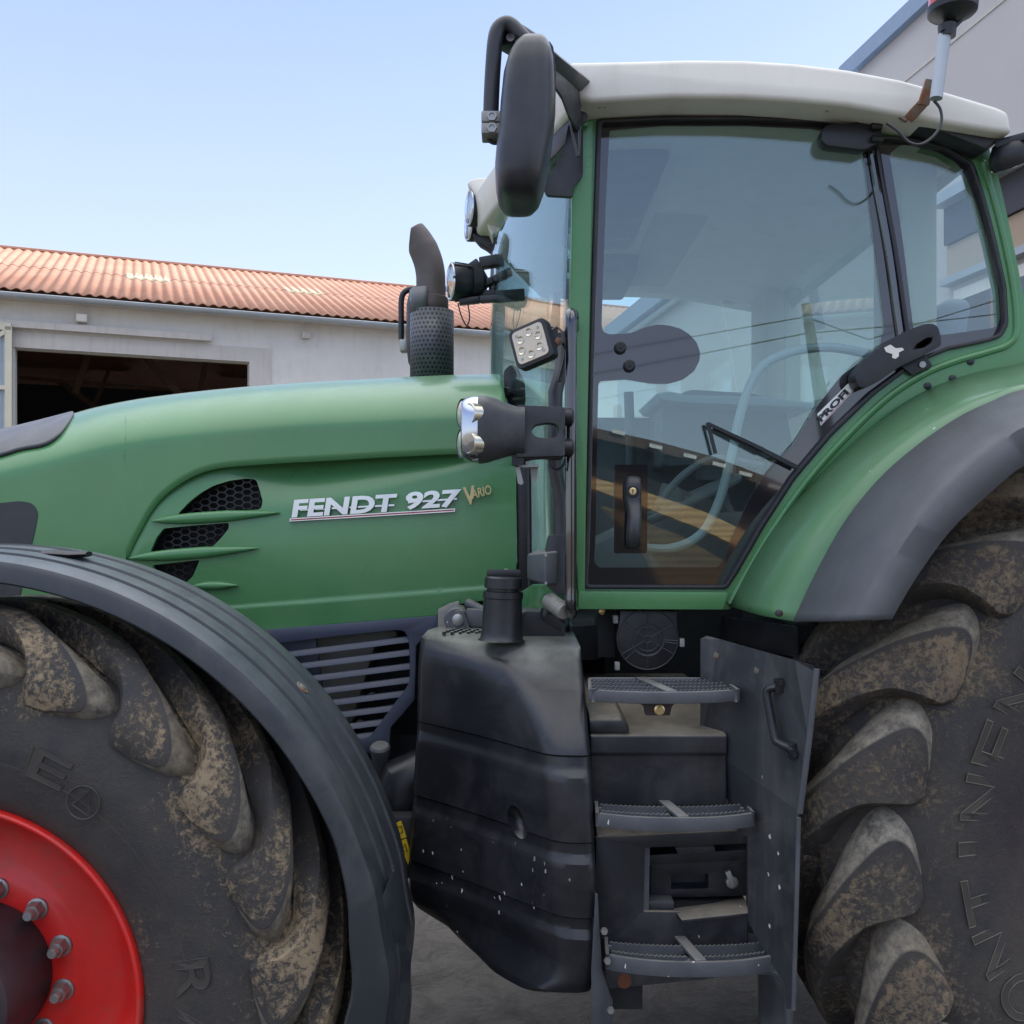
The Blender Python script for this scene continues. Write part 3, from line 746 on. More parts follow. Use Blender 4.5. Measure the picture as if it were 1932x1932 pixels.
for k in range(30):
    a = rad(12*k+5); g = G(); g.tube([(fx+r*math.cos(a+.0), yF(r)-.0005 if r > .445 else Yw+.022, fz+r*math.sin(a)) for r in (.446, .47, .492)], .0013, 5); g.build('sidewall_rib', 'tyretext', rim)
for r in (.452, .508, .612):
    g = G(); g.tube([(fx+r*math.cos(rad(q)), yF(r)+.0004, fz+r*math.sin(rad(q))) for q in range(0, 361, 4)], .0016, 5); g.build('sidewall_ring', 'tyretext', rim)
# ---------- rear wheel
Yr = 1.85
rx, rz2 = P(2385, 1600, Yr).x, P(2385, 1600, Yr).z
g = G(); g.rev(rx, rz2, cr([(Yr+.06, .405), (Yr+.05, .395), (Yr+.06, .38), (Yr+.12, .36), (Yr+.3, .35), (Yr+.32, .2)], 3), 96)
rrim = g.build('rear_wheel_rim', 'red', T, ang=50)
tyre('tyre', rx, rz2, Yr, .62, 'tyreR', rrim,
     [(.09, .39), (.05, .41), (.025, .47), (.006, .56), (.0, .61), (.004, .66), (.018, .71), (.045, .765), (.08, .81), (.13, .84), (.31, .855)],
     [(.0, .672), (-.014, .70), (-.020, .742), (-.006, .80), (.03, .852), (.08, .885), (.13, .898), (.32, .905)],
     [7, 2.0, .8, 5.0, 10.5, 15, 19, 34], [11.2, 12.8, 13.0, 14.0, 17.5, 21.5, 25.5, 40.5], 21, 160.3, .05)
def yR(r): return Yr+lin([(.50, .025), (.56, .005), (.61, -.001), (.66, .003), (.71, .017)], r)
for ch, an in zip('CONTINENTAL', (223, 212, 201.3, 190.7, 180.3, 170.3, 159.3, 148, 137, 126.5, 116)):
    arc_text(ch, rx, rz2, .556, an, .086, .052 if ch == 'I' else .088, yR, 'tyretext', 'tyreline', rrim)

# ---------- front mudguard
g = G(); fy = 1.9
fp = [(fy+.004, .853), (fy, .857), (fy+.003, .885), (fy+.010, .897), (fy+.030, .904), (fy+.070, .907), (fy+.073, .903), (fy+.078, .903), (fy+.081, .911), (fy+.135, .914), (fy+.139, .909), (fy+.145, .909), (fy+.149, .918), (fy+.215, .920), (fy+.219, .915), (fy+.225, .915), (fy+.229, .923), (fy+.30, .919), (fy+.345, .905), (fy+.355, .885), (fy+.35, .878), (fy+.335, .897), (fy+.29, .908), (fy+.20, .907), (fy+.10, .900), (fy+.03, .893), (fy+.014, .885), (fy+.008, .853)]
R4 = []
na = 90
for k in range(na+1):
    a = 118-128*k/na; t = max(0, (22-a)/30); tt = t*t
    row = []
    for (y, r) in fp:
        lip = max(0, min(1, (.895-r)/.04)) if y < fy+.02 else 0
        rr = r-.045*t*lip+.006*math.sin(a*.5)*t
        yy = y-.02*t*lip
        row.append((fx+rr*math.cos(rad(a)), yy, fz+rr*math.sin(rad(a))))
    R4.append(row)
g.rings(R4, True, True)
mg = g.build('front_mudguard', 'ffend', T, ang=30)
g = G(); a = rad(41.5); g.lathe((fx+.917*math.cos(a), 2.07, fz+.917*math.sin(a)), [(-.004, .017), (.004, .016), (.004, .009), (.007, .008)], 20, (math.cos(a), 0, math.sin(a))); g.build('fender_bolt', 'rustzinc', mg)
g = G(); q = [P(88, 1043, 2.06), P(112, 1044, 2.06), P(140, 1046, 2.06), P(172, 1045, 2.06)]
g.tube([p+Vector((0, -.01, .0)) for p in q], [.006, .009, .008, .006], 8, True, 3.0, up=(0, 1, 0)); g.build('rubber_clip', 'black', mg, bevel=0)
g = G()                                                             # bracket carrying the mudguard
g.bar((fx+.55, 2.22, fz+.70), (fx+.42, 2.5, fz+.35), .06, .05); g.bar((fx+.42, 2.5, fz+.35), (fx+.1, 2.7, fz+.1), .08, .06)
g.build('mudguard_bracket', 'void', mg)
# torn rubber flap at the bottom of the mudguard
fl = [(690, 1765), (722, 1690), (742, 1640), (757, 1700), (768, 1790), (776, 1800), (772, 1860), (752, 1990), (660, 1990), (676, 1880)]
g = G(); g.ppf(rnd(fl, 8), lambda a, b: 1.90+.0016*max(0, a-700), .012); g.build('torn_flap', 'ffend', mg, bevel=.003)

# ---------- rear mudguard: green inner shell and wide grey outer shell
def band(curves, n=48):
    """curves: lists of (px, py, Y); lofts smooth lines"""
    C = []
    for c in curves:
        s = cr(c, 12); L = [0]
        for a, b in zip(s, s[1:]): L.append(L[-1]+math.hypot(a[0]-b[0], a[1]-b[1]))
        row = []
        for k in range(n+1):
            t = L[-1]*k/n; j = 0
            while j < len(L)-2 and L[j+1] < t: j += 1
            f = (t-L[j])/max(1e-6, L[j+1]-L[j]); row.append(P(*[s[j][i]+(s[j+1][i]-s[j][i])*f for i in range(3)]))
        C.append(row)
    return C
e0 = [(1381, 1146, 2.3), (1420, 1070, 2.3), (1475, 985, 2.3), (1560, 890, 2.3), (1650, 808, 2.3), (1740, 747, 2.3), (1830, 712, 2.3), (1932, 692, 2.3), (2080, 672, 2.3)]
e1 = [(1440, 1163, 2.06), (1478, 1075, 2.06), (1535, 985, 2.06), (1615, 895, 2.06), (1705, 822, 2.06), (1800, 768, 2.06), (1870, 745, 2.06), (1932, 731, 2.06), (2080, 712, 2.06)]
e2 = [(1502, 1174, 1.96), (1545, 1082, 1.96), (1600, 985, 1.96), (1665, 905, 1.96), (1740, 840, 1.96), (1815, 790, 1.96), (1875, 762, 1.96), (1932, 741, 1.96), (2080, 722, 1.96)]
g = G(); B1 = band([e0, e1, e2])
def thick(rows, d=.006):
    g = G(); g.rings(rows, False, False); return g
g = thick(B1); of = g.build('rear_mudguard', 'green_f', T, ang=60, label='green rear mudguard'); of.modifiers.new('t', 'SOLIDIFY').thickness = -.008
m1 = [(1502, 1175, 1.955), (1545, 1083, 1.955), (1600, 986, 1.955), (1665, 906, 1.955), (1740, 841, 1.955), (1815, 791, 1.955), (1875, 763, 1.955), (1932, 742, 1.955), (2080, 723, 1.955)]
m2 = [(1612, 1173, 1.78), (1650, 1098, 1.78), (1702, 1010, 1.78), (1765, 930, 1.78), (1830, 868, 1.78), (1885, 828, 1.78), (1932, 800, 1.78), (2080, 745, 1.78)]
m3 = [(1628, 1171, 1.765), (1665, 1098, 1.765), (1716, 1012, 1.765), (1778, 935, 1.765), (1842, 875, 1.765), (1895, 835, 1.765), (1932, 810, 1.765), (2080, 756, 1.765)]
m4 = [(1680, 1168, 1.762), (1725, 1091, 1.762), (1790, 1002, 1.762), (1864, 931, 1.762), (1932, 877, 1.762), (2080, 800, 1.762)]
g = G(); g.rings(band([m1, m2, m3, m4]), False, False)
og = g.build('mudguard_extension', 'gfend', T, ang=60, label='grey plastic outer mudguard extension'); og.modifiers.new('t', 'SOLIDIFY').thickness = -.008
for (x, y) in ((1386, 1141), (1421, 1150), (1470, 1157)):
    g = G(); Yq = 2.3-(x-1381)/60*.25+.004; g.lathe(P(x, y, Yq), [(.004, .0075), (-.003, .0075), (-.005, .004)], 14, 'y'); g.build('screw', 'hub', of)
# ================================================================ bonnet
YH = 2.60; HRr = .33; HR = 88.0
top_tab = [(-140, 858), (-80, 838), (0, 817), (70, 800), (143, 781), (180, 771), (250, 757), (320, 747), (400, 738), (500, 729), (600, 722), (700, 717), (800, 712), (880, 709), (940, 708), (1000, 708)]
crease_tab = [(225, 1090), (238, 1054), (250, 1027), (262, 1004), (280, 970), (300, 943), (325, 921), (350, 904), (380, 890), (410, 882), (440, 878), (480, 875), (540, 871), (600, 868), (700, 862), (800, 857), (870, 854), (980, 852)]
def htop(x): return smo(top_tab, x)
def hY(x, y):
    t = (y-htop(x))/HR
    if t >= 1: return YH
    t = max(t, 0); return YH+HRr*(1-math.sqrt(max(0, 1-(1-t)**2)))
def xr(y): return lin([(705, 938), (712, 944), (722, 948), (750, 953), (850, 966), (900, 972), (1140, 974)], y)
def hx(u, v_y): 
    x = -120+1068*u
    if x > 880: x = 880+(x-880)*(xr(v_y)-880)/68
    return x
bonnet = None
us = sorted(set([i/120 for i in range(121)]+[(357+k*.5)/1068 for k in range(0, 40)]))
rows = []
for u in us:
    x0 = -120+1068*u; yt = htop(x0); yb = 1175 if x0 < 238 else smo(crease_tab, x0)
    row = []
    nv = 44
    for j in range(nv+1):
        v = j/nv; y = yt+(yb-yt)*(v**1.6 if v < 1 else 1); x = hx(u, y)
        row.append(P(x, y, hY(x0, y)+(.004 if j == nv else 0)))
    # fold the lower edge inwards, and carry the top over to the other side
    e = row[-1]; low = [Vector((e.x, e.y+.01, e.z+.002)), Vector((e.x, e.y+.028, e.z+.006))]
    t0 = row[0]; cz = t0.z; ov = []
    for k in range(1, 9): q = k/8; ov.append(Vector((t0.x, t0.y+(.66-.33*0)*q*.34/.34*.0+q*.42, cz+.018*math.sin(math.pi*q))))
    far = [Vector((p.x, 2*3.14-p.y, p.z)) for p in row[:30:3]]
    rows.append([*[p for p in far[::-1]], *ov[::-1][1:], *row, *low])
g = G(); g.rings(rows, False, False)
bonnet = g.build('bonnet', 'green', T, ang=50, label='green upper bonnet shell'); bonnet.modifiers.new('t', 'SOLIDIFY').thickness = -.004
# rear bulkhead edge of the bonnet
g = G(); g.plate([(x, y) for x, y in ((930, 745), (944, 760), (960, 852), (964, 1100), (900, 1100), (900, 745))], (), lambda a, b, t: P(a, b, 2.75)+Vector((0, t, 0)), .8); g.build('bulkhead', 'void', T, smooth=False)
# lower side panel with recess under the crease
lo_tab = [(225, 1188), (510, 1187), (600, 1180), (700, 1172), (822, 1163), (826, 1158), (834, 1148), (852, 1142), (905, 1134), (974, 1127)]
rec_d = [(225, .004), (330, .006), (430, .016), (480, .036), (560, .05), (640, .046), (740, .036), (840, .026), (900, .012), (960, .002), (980, 0)]
rec_h = [(225, 20), (430, 40), (480, 62), (560, 60), (640, 50), (740, 38), (840, 24), (980, 14)]
line_tab = [(225, 1160), (453, 1144), (600, 1133), (918, 1108), (980, 1103)]
def panelY(x, y):
    yc = smo(crease_tab, x); q = max(0, y-yc)
    d = smo(rec_d, x)*math.exp(-(q/smo(rec_h, x))**2*.9)
    belly = .012*math.sin(math.pi*min(1, max(0, (y-880)/300)))
    ridge = -.005*max(0, min(1, (y-smo(line_tab, x))/6+.5))
    # a soft second scoop beneath the grilles
    return YH+.016+d-belly+ridge
rows = []; nx, ny = 190, 110
for i in range(nx+1):
    x0 = 225+(974-225)*(i/nx); row = []
    yt = smo(crease_tab, x0)-3; yb = lin(lo_tab, x0)
    for j in range(ny+1):
        y = yt+(yb-yt)*j/ny; row.append(P(x0, y, panelY(x0, y)))
    rows.append(row)
g = G(); g.rings(rows, False, False); npan = len(g.v)
fr = [Vector((v.x, v.y+.012, v.z)) for v in g.v]; ny1 = ny+1
g2 = G(); g2.v = list(g.v)+fr; g2.f = list(g.f)+[tuple(i+npan for i in f[::-1]) for f in g.f]
for i in range(nx):
    for j in (0, ny): a = i*ny1+j; b = (i+1)*ny1+j; g2.f.append((a, b, b+npan, a+npan) if j else (b, a, a+npan, b+npan))
for j in range(ny):
    for i in (0, nx): a = i*ny1+j; g2.f.append((a, a+1, a+1+npan, a+npan) if i == 0 else (a+1, a, a+npan, a+1+npan))
panel = g2.build('side_panel', 'green', T, ang=40, label='green lower side panel of the bonnet with grille slots')
g1 = rnd([(318, 970), (341, 945), (362, 928), (385, 914), (415, 904), (446, 899), (464, 901), (474, 925), (481, 945), (478, 960), (430, 963), (380, 966)], 6)
g2_ = rnd([(266, 1043), (278, 1015), (292, 997), (340, 992), (418, 986), (418, 997), (403, 1016), (387, 1032), (330, 1036)], 4)
g3 = rnd([(270, 1068), (362, 1058), (348, 1090), (330, 1106), (285, 1100)], 4)
cut = []
for q in (g1, g2_, g3):
    c = G(); c.pp(q, 2.54, .14); cut.append(c.build('c', 'void', smooth=False))
boolcut(panel, cut)
for p in panel.data.polygons: p.use_smooth = True
panel.data.set_sharp_from_angle(angle=rad(32))
def inpoly(x, y, poly):
    r = False; n = len(poly)
    for i in range(n):
        x1, y1 = poly[i]; x2, y2 = poly[(i+1) % n]
        if (y1 > y) != (y2 > y) and x < (x2-x1)*(y-y1)/(y2-y1)+x1: r = not r
    return r
for q in (g1, g2_, g3):
    x0, x1 = min(a for a, b in q)-12, max(a for a, b in q)+12; y0, y1 = min(b for a, b in q)-8, max(b for a, b in q)+8
    cxq, cyq = (x0+x1)/2, (y0+y1)/2
    big = [(cxq+(a-cxq)*1.0+math.copysign(7, a-cxq), b+math.copysign(5, b-cyq)) for a, b in q]
    g = G(); cw, chh = 21.0, 12.5; hexa = [(-.5, 0), (-.24, -.5), (.24, -.5), (.5, 0), (.24, .5), (-.24, .5)]
    r = 0; y = y0
    while y < y1:
        x = x0+(r % 2)*cw*.75
        while x < x1:
            if inpoly(x, y, big):
                Y = YH+.052
                o_ = [P(x+a*cw*1.02, y+b*chh*1.02-(x-x0)*.0, Y) for a, b in hexa]; i_ = [P(x+a*cw*.86, y+b*chh*.80, Y) for a, b in hexa]
                bo = [p+Vector((0, .004, 0)) for p in o_]; bi = [p+Vector((0, .004, 0)) for p in i_]
                g.rings([o_, i_, bi, bo], True, False, True)
            x += cw*1.5
        y += chh*.5; r += 1
    gr = g.build('grille_mesh', 'black', panel, smooth=False)
g = G(); g.pbox(230, 880, 520, 1130, YH+.12, .02); g.build('radiator_housing', 'void', T, smooth=False)
def fin(xa, ya, xb, yb, h, Yc):
    g = G(); n = 22; rows = []
    for k in range(n+1):
        t = k/n; x = xa+(xb-xa)*t; y = ya+(yb-ya)*t
        w = h*min(1, (math.sin(math.pi*min(1, t*2.6)*.5))**.6)*min(1, ((1-t)/.42)**.62) if 0 < t < 1 else .3
        q = panelY(x, y)-.002
        row = []
        for m in range(12):
            a = 2*math.pi*m/12; row.append(P(x, y+w*math.sin(a), 1)*1 if False else Vector((P(x, y, q).x, q-.004-.010*math.cos(a)*min(1, w/h+.3), P(x, y+w*math.sin(a), q).z)))
        rows.append(row)
    g.rings(rows); return g.build('louvre_blade', 'green', panel, ang=60)
fin(286, 983, 529, 967, 11, 0); fin(243, 1053, 489, 1034, 11, 0); fin(366, 1105, 450, 1104, 8, 0)
# dark nose insert and headlamp panel
def skin(name, mat, poly_top, poly_bot, off, n=30, lab=None):
    rows = []
    for i in range(n+1):
        u = i/n; row = []
        for j in range(13):
            v = j/12
            a = poly_top(u); b = poly_bot(u); x = a[0]+(b[0]-a[0])*v; y = a[1]+(b[1]-a[1])*v
            row.append(P(x, y, hY(x, max(y, htop(x)))-off))
        rows.append(row)
    g = G(); g.rings(rows, False, False); o = g.build(name, mat, T, ang=50, label=lab); o.modifiers.new('t', 'SOLIDIFY').thickness = -.01; return o
tt = cr([(-120, 852), (0, 815), (60, 803), (120, 789), (140, 785)], 8); bb = cr([(-120, 895), (0, 864), (40, 852), (85, 843), (110, 828), (125, 810), (140, 787)], 8)
def at(l, u):
    f = u*(len(l)-1); i = min(int(f), len(l)-2); f -= i; return (l[i][0]+(l[i+1][0]-l[i][0])*f, l[i][1]+(l[i+1][1]-l[i][1])*f)
nose = skin('nose_grille', 'plastic', lambda u: (at(tt, u)[0], htop(at(tt, u)[0])-1), lambda u: at(bb, u), .006, 40, 'dark grey bonnet nose insert')
g = G(); pts = [P(x, y, hY(x, y)-.012) for x, y in ((-120, 878), (-40, 855), (0, 846), (60, 830), (110, 812))]; g.tube(pts, .004, 8); g.build('trim_line', 'plastic', nose)
g = G(); g.pp(rnd([(-90, 955), (0, 949), (40, 945), (62, 950), (72, 968), (66, 1000), (52, 1060), (30, 1160), (-90, 1160)], 10), YH-.006, .02); g.build('headlamp_cover', 'plastic', T, label='dark grey headlamp cover at the bonnet side')

# badge
badge = px_text('FENDT', 'badge_lettering', 'chrome', T, 551, 975, 745, 31.5, YH-.002, rot=3.4, shear=.22, ext=.006, bold=.035)
b2_ = px_text('927', 'badge_number', 'chrome', T, 763, 960, 866, 31, YH-.002, rot=3.4, shear=.22, ext=.006, bold=.035)
px_text('V', 'badge_word', 'gold', T, 877, 952.5, 899, 33, YH-.002, rot=10, shear=.05, ext=.004, bold=.03)
px_text('ARIO', 'badge_word', 'gold', T, 891, 941, 928, 17, YH-.002, rot=15, shear=.12, ext=.004, bold=.02)
g = G()
for (x0, y0, x1, y1) in ((566, 962, 744, 953), (770, 948, 862, 941)):
    g.plate([(x0, y0-1.6), (x1, y1-1.6), (x1, y1+1.6), (x0, y0+1.6)], (), lambda a, b, t: P(a, b, YH+.002)+Vector((0, t, 0)), .006)
g.build('badge_bar', 'chrome', badge, smooth=False)
g = G(); g.plate([(547, 978), (859, 959.2), (858, 965.5), (546, 984)], (), lambda a, b, t: P(a, b, YH-.002)+Vector((0, t, 0)), .01); u_ = g.build('badge_rule', 'chrome', badge, smooth=False)
g = G(); g.plate([(549, 979.8), (857, 961.2), (856, 963.6), (548, 982.2)], (), lambda a, b, t: P(a, b, YH-.0045)+Vector((0, t, 0)), .002); g.build('red_rule', 'redline', u_, smooth=False)

# ================================================================ side grille below the bonnet
fo = [(440, 1190), (510, 1188), (825, 1162), (826, 1194), (800, 1202), (785, 1219), (784, 1270), (782, 1321), (760, 1347), (737, 1373), (735, 1403), (729, 1419), (690, 1421), (600, 1421)]
fh = [(470, 1222), (540, 1212), (640, 1200), (748, 1189), (763, 1191), (771, 1204), (773, 1240), (773, 1280), (768, 1296), (737, 1337), (712, 1372), (699, 1388), (688, 1394), (600, 1392)]
g = G(); g.pp(fo, 2.58, .02, [rnd(fh, 5)]); sg = g.build('side_grille', 'slat', T, bevel=.003, label='blue grey slatted side grille below the bonnet')
for k, (xe, ye) in enumerate(((774, 1206), (774, 1231), (774, 1257), (774, 1283), (762, 1309), (744, 1336), (722, 1363), (704, 1387))):
    g = G(); a = P(xe, ye, 2.592); b = P(xe-330, ye+330*.128, 2.592)
    g.plate([(xe+2, ye-6.5), (xe+2, ye+5.5), (xe-330, ye+5.5+42), (xe-330, ye-6.5+42)], (), lambda p, q, t: (lambda w: (w.x, w.y+t, w.z))(P(p, q, 2.583 if q > ye-6+(xe-p)*.128 else 2.592)), .010)
    g.build('slat', 'slat', sg, bevel=.0015)
g = G(); g.ppf([(520, 1208), (596, 1204), (615, 1360), (560, 1360)], lambda a, b: 2.64, .02); g.build('grille_post', 'slat', sg, bevel=.003)
g = G(); g.pp([(585, 1205), (748, 1182), (748, 1214), (706, 1222), (664, 1362), (600, 1380)], 2.72, .1); ep = g.build('engine_cover', 'alu', T, bevel=.004, label='dusty aluminium engine side cover')
for x, y in ((741, 1196), (703, 1314), (680, 1366)):
    g = G(); g.lathe(P(x, y, 2.72), [(0, .013), (-.006, .013), (-.008, .009), (-.004, .007)], 20, 'y'); g.build('bolt', 'alu', ep)
g = G(); c = P(717, 1411, 2.5); g.lathe(c+Vector((0, 0, 0)), [(-.30, .022), (-.02, .024), (-.012, .027), (.002, .027), (.008, .022), (.010, .006)], 28, (0, -.35, .94)); g.build('dipstick_cap', 'steel', T)
# dark machinery under bonnet and cab: real blocks, pipes, castings
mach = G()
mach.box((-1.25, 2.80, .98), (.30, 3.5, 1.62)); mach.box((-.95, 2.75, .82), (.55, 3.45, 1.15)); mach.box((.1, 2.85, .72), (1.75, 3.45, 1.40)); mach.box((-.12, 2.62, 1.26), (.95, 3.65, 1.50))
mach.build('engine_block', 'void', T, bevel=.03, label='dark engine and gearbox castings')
g = G(); g.tube([P(812, 1440, 2.5), P(770, 1470, 2.5), P(752, 1520, 2.5), P(770, 1580, 2.5)], [.05, .075, .08, .07], 20); g.build('air_hose', 'black', T)
g = G(); g.pp(rnd([(742, 1556), (757, 1549), (767, 1580), (751, 1584)], 2), 2.34, .004); ye = g.build('warning_decal', 'yellow', T, smooth=False)
g = G(); g.pp(rnd([(753, 1588), (766, 1582), (775, 1610), (770, 1632)], 2), 2.34, .004); y2 = g.build('warning_decal', 'yellow', T, smooth=False)
for pts, par in ((((746, 1562), (758, 1558), (760, 1570), (749, 1574), (746, 1562)), ye), (((758, 1604), (764, 1592), (769, 1606), (758, 1604)), y2)):
    g = G(); g.tube([P(x, y, 2.337) for x, y in pts], .0012, 5); g.build('decal_sign', 'ink', par)
g = G(); g.pp([(728, 1540), (790, 1540), (790, 1660), (728, 1660)], 2.345, .05); g.build('decal_panel', 'void', T, bevel=.01)
# hinge arms near the fuel neck
g = G(); g.pp(rnd([(826, 1150), (845, 1140), (866, 1134), (866, 1146), (852, 1152), (848, 1196), (858, 1200), (858, 1214), (826, 1200)], 3), 2.56, .02); g.build('mounting_plate', 'alu', T, bevel=.002)
g = G(); g.lathe(P(848, 1183, 2.545), [(.02, .014), (0, .014), (-.004, .011), (-.002, .007)], 20, 'y'); g.build('plate_bolt', 'alu', T)
g = G(); g.lathe(P(862, 1170, 2.5), [(.09, .034), (0, .034), (-.004, .03)], 30, 'y'); g.pp(rnd([(852, 1175), (858, 1152), (874, 1152), (886, 1185), (892, 1210), (850, 1210)], 5), 2.47, .03); hg = g.build('hinge_block', 'steel', T, bevel=.002)
g = G(); g.lathe(P(864, 1169, 2.465), [(.01, .015), (-.008, .015), (-.012, .008)], 20, 'y'); g.build('bolt', 'zinc', hg)
g = G(); g.bar(P(880, 1164, 2.5), P(940, 1168, 2.5), .03, .045); g.tube([P(880, 1136, 2.56), P(905, 1150, 2.55), P(935, 1158, 2.5)], .014, 10); g.build('hinge_arm', 'steel', T, bevel=.003)
g = G(); g.pp(rnd([(975, 1166), (990, 1154), (1055, 1156), (1066, 1170), (1066, 1205), (975, 1205)], 6), 2.30, .25); g.build('control_box', 'plastic', T, bevel=.008)
g = G(); g.pp(rnd([(1040, 1185), (1150, 1178), (1172, 1160), (1172, 1215), (1130, 1245), (1085, 1245), (1050, 1215)], 8), 2.42, .3); g.pp([(1128, 1150), (1160, 1150), (1160, 1240), (1128, 1240)], 2.36, .1); g.build('heater_duct', 'void', T, bevel=.015)
g = G(); g.lathe(P(1136, 1153, 2.36), [(.01, .009), (-.004, .009), (-.006, .005)], 18, 'y'); g.build('brass_bolt', 'brass', T)

# ================================================================ exhaust
YE = 3.55; ke = YE/F
g = G(); path = cr([P(814, 720, YE), P(814, 600, YE), P(813, 545, YE), P(812, 515, YE), P(806, 488, YE), P(793, 458, YE), P(779, 437, YE)], 6)
g.tube(path, [.052]*(len(path)-8)+[.050-.0008*i for i in range(8)], 24, False); ex = g.build('exhaust_stack', 'exh', T, ang=60, label='sooty curved exhaust outlet'); ex.modifiers.new('t', 'SOLIDIFY').thickness = -.003
# slanted mouth
bm = bmesh.new(); bm.from_mesh(ex.data); mt = P(776, 432, YE); cc = WL[ex.name]
bmesh.ops.bisect_plane(bm, geom=bm.verts[:]+bm.edges[:]+bm.faces[:], plane_co=P(776, 452, YE)-cc, plane_no=Vector((-.94, 0, .12)).normalized(), clear_outer=True); bm.to_mesh(ex.data); bm.free()
g = G(); g.lathe(P(812, 590, YE), [(-.02, .066), (.030, .066), (.052, .066), (.056, .058)], 32, 'z', False); g.build('pipe_collar', 'exh', ex).modifiers.new('t', 'SOLIDIFY').thickness = -.002
g = G(); g.lathe(P(815, 720, YE), [(0, .080), (.262, .080)], 48, 'z', False)
pf = g.build('heat_shield', 'perf', ex); me = pf.data; uvl = me.uv_layers.new(name='UVMap'); cc = WL[pf.name]
for lp in me.loops:
    v = me.vertices[lp.vertex_index].co; a = (math.atan2(v.y, v.x)/(2*math.pi)) % 1
    uvl.data[lp.index].uv = (a*32, (v.z+.131)/.262*16)
for p in me.polygons:
    us_ = [uvl.data[i].uv[0] for i in p.loop_indices]
    if max(us_)-min(us_) > 16:
        for i in p.loop_indices:
            if uvl.data[i].uv[0] < 16: uvl.data[i].uv[0] += 32
pf.modifiers.new('t', 'SOLIDIFY').thickness = -.002
g = G(); R_ = []
for h in (0, .085):
    R_.append([P(813, 592, YE)+Vector((.077*math.cos(a), .077*math.sin(a), h)) for a in [rad(180+k*12) for k in range(-7, 8)]])
g.rings(R_, False, False); g.build('shield_tongue', 'steel', ex).modifiers.new('t', 'SOLIDIFY').thickness = -.003

# ================================================================ far mirror behind the exhaust
YM = 4.15
fm = G(); fm.tube(cr([P(905, 540, YM-.4), P(850, 545, YM), P(790, 545, YM), P(768, 548, YM), (P(758, 562, YM)), P(757, 600, YM), P(757, 640, YM)], 5), .013, 10); far = fm.build('mirror_arm', 'black', T)
def pod(name, mat, parent, rows, Yc, hy, p=3.0, n=28, lab=None):
    R_ = []
    for (py, xl, xr_, hs) in rows:
        c = P((xl+xr_)/2, py, Yc-hy*hs*.8); c.y = Yc; w2 = (xr_-xl)/2*Yc/F; r = []
        for k in range(n):
            a = 2*math.pi*k/n; ca, sa = math.cos(a), math.sin(a)
            r.append((c.x+math.copysign(abs(ca)**(2/p), ca)*w2, Yc+math.copysign(abs(sa)**(2/p), sa)*hy*hs, c.z))
        R_.append(r)
    g = G(); g.rings(R_); return g.build(name, mat, parent, ang=60, label=lab)
fmr = pod('far_mirror', 'pod', T, [(542, 776, 800, .3), (550, 770, 812, .8), (570, 765, 815, 1), (640, 764, 815, 1), (680, 768, 812, .9), (694, 776, 800, .4)], YM, .11, 3)
g = G(); g.pbox(754, 640, 768, 662, YM-.03, .06); g.build('mirror_clamp', 'zinc', fmr, bevel=.003)
# ================================================================ cab
YC = 2.30
outer = [(1103, 168), (1112, 207), (1190, 199), (1270, 196), (1400, 198), (1520, 204), (1620, 214), (1700, 230), (1780, 250), (1835, 262), (1862, 266),
         (1888, 350), (1912, 460), (1932, 560), (1948, 640), (1952, 700), (1880, 707), (1800, 735), (1720, 775), (1640, 828), (1550, 912), (1470, 1012), (1405, 1108), (1378, 1150), (1365, 1150), (1090, 1148), (1088, 1060), (1080, 900), (1074, 700), (1076, 500), (1080, 372), (1100, 250)]
seal_o = [(1126, 224), (1250, 218), (1400, 217), (1540, 222), (1640, 236), (1664, 254), (1720, 258), (1790, 276), (1838, 306), (1856, 362), (1878, 445), (1899, 540), (1903, 612), (1890, 636), (1862, 645), (1790, 660), (1728, 686), (1650, 745), (1570, 822), (1500, 905), (1440, 998), (1392, 1082), (1372, 1112), (1102, 1111), (1108, 900), (1112, 700), (1117, 500), (1122, 350)]
g = G(); g.pp(rnd(outer, 10), YC, .07, [rnd(seal_o, 8)])
frame = g.build('cab_frame', 'green', T, bevel=.014, seg=3, label='green cab frame around door and quarter glass')
# second, deeper layer of pillars and the inner reveal
g = G(); g.pp(rnd([(1086, 240), (1118, 226), (1114, 500), (1106, 900), (1103, 1146), (1092, 1146), (1082, 900), (1076, 600), (1079, 380)], 4), YC-.022, .03); g.build('front_pillar', 'green', frame, bevel=.012, seg=3)
g = G(); g.pp(rnd([(1092, 1116), (1374, 1118), (1364, 1150), (1092, 1149)], 3), YC-.04, .10); sill = g.build('door_sill', 'green', frame, bevel=.010, seg=3)
# raised strip following the mudguard
g = G(); st = cr([(1374, 1143), (1395, 1104), (1450, 1010), (1518, 912), (1594, 826), (1672, 752), (1742, 706), (1800, 682), (1862, 664), (1900, 650), (1916, 622), (1910, 540), (1890, 440), (1868, 355), (1852, 300)], 5)
g.tube([P(x, y, YC+.003) for x, y in st], [.004]+[.010]*(len(st)-2)+[.003], 10, True, 1.0); g.build('frame_bead', 'green', frame)
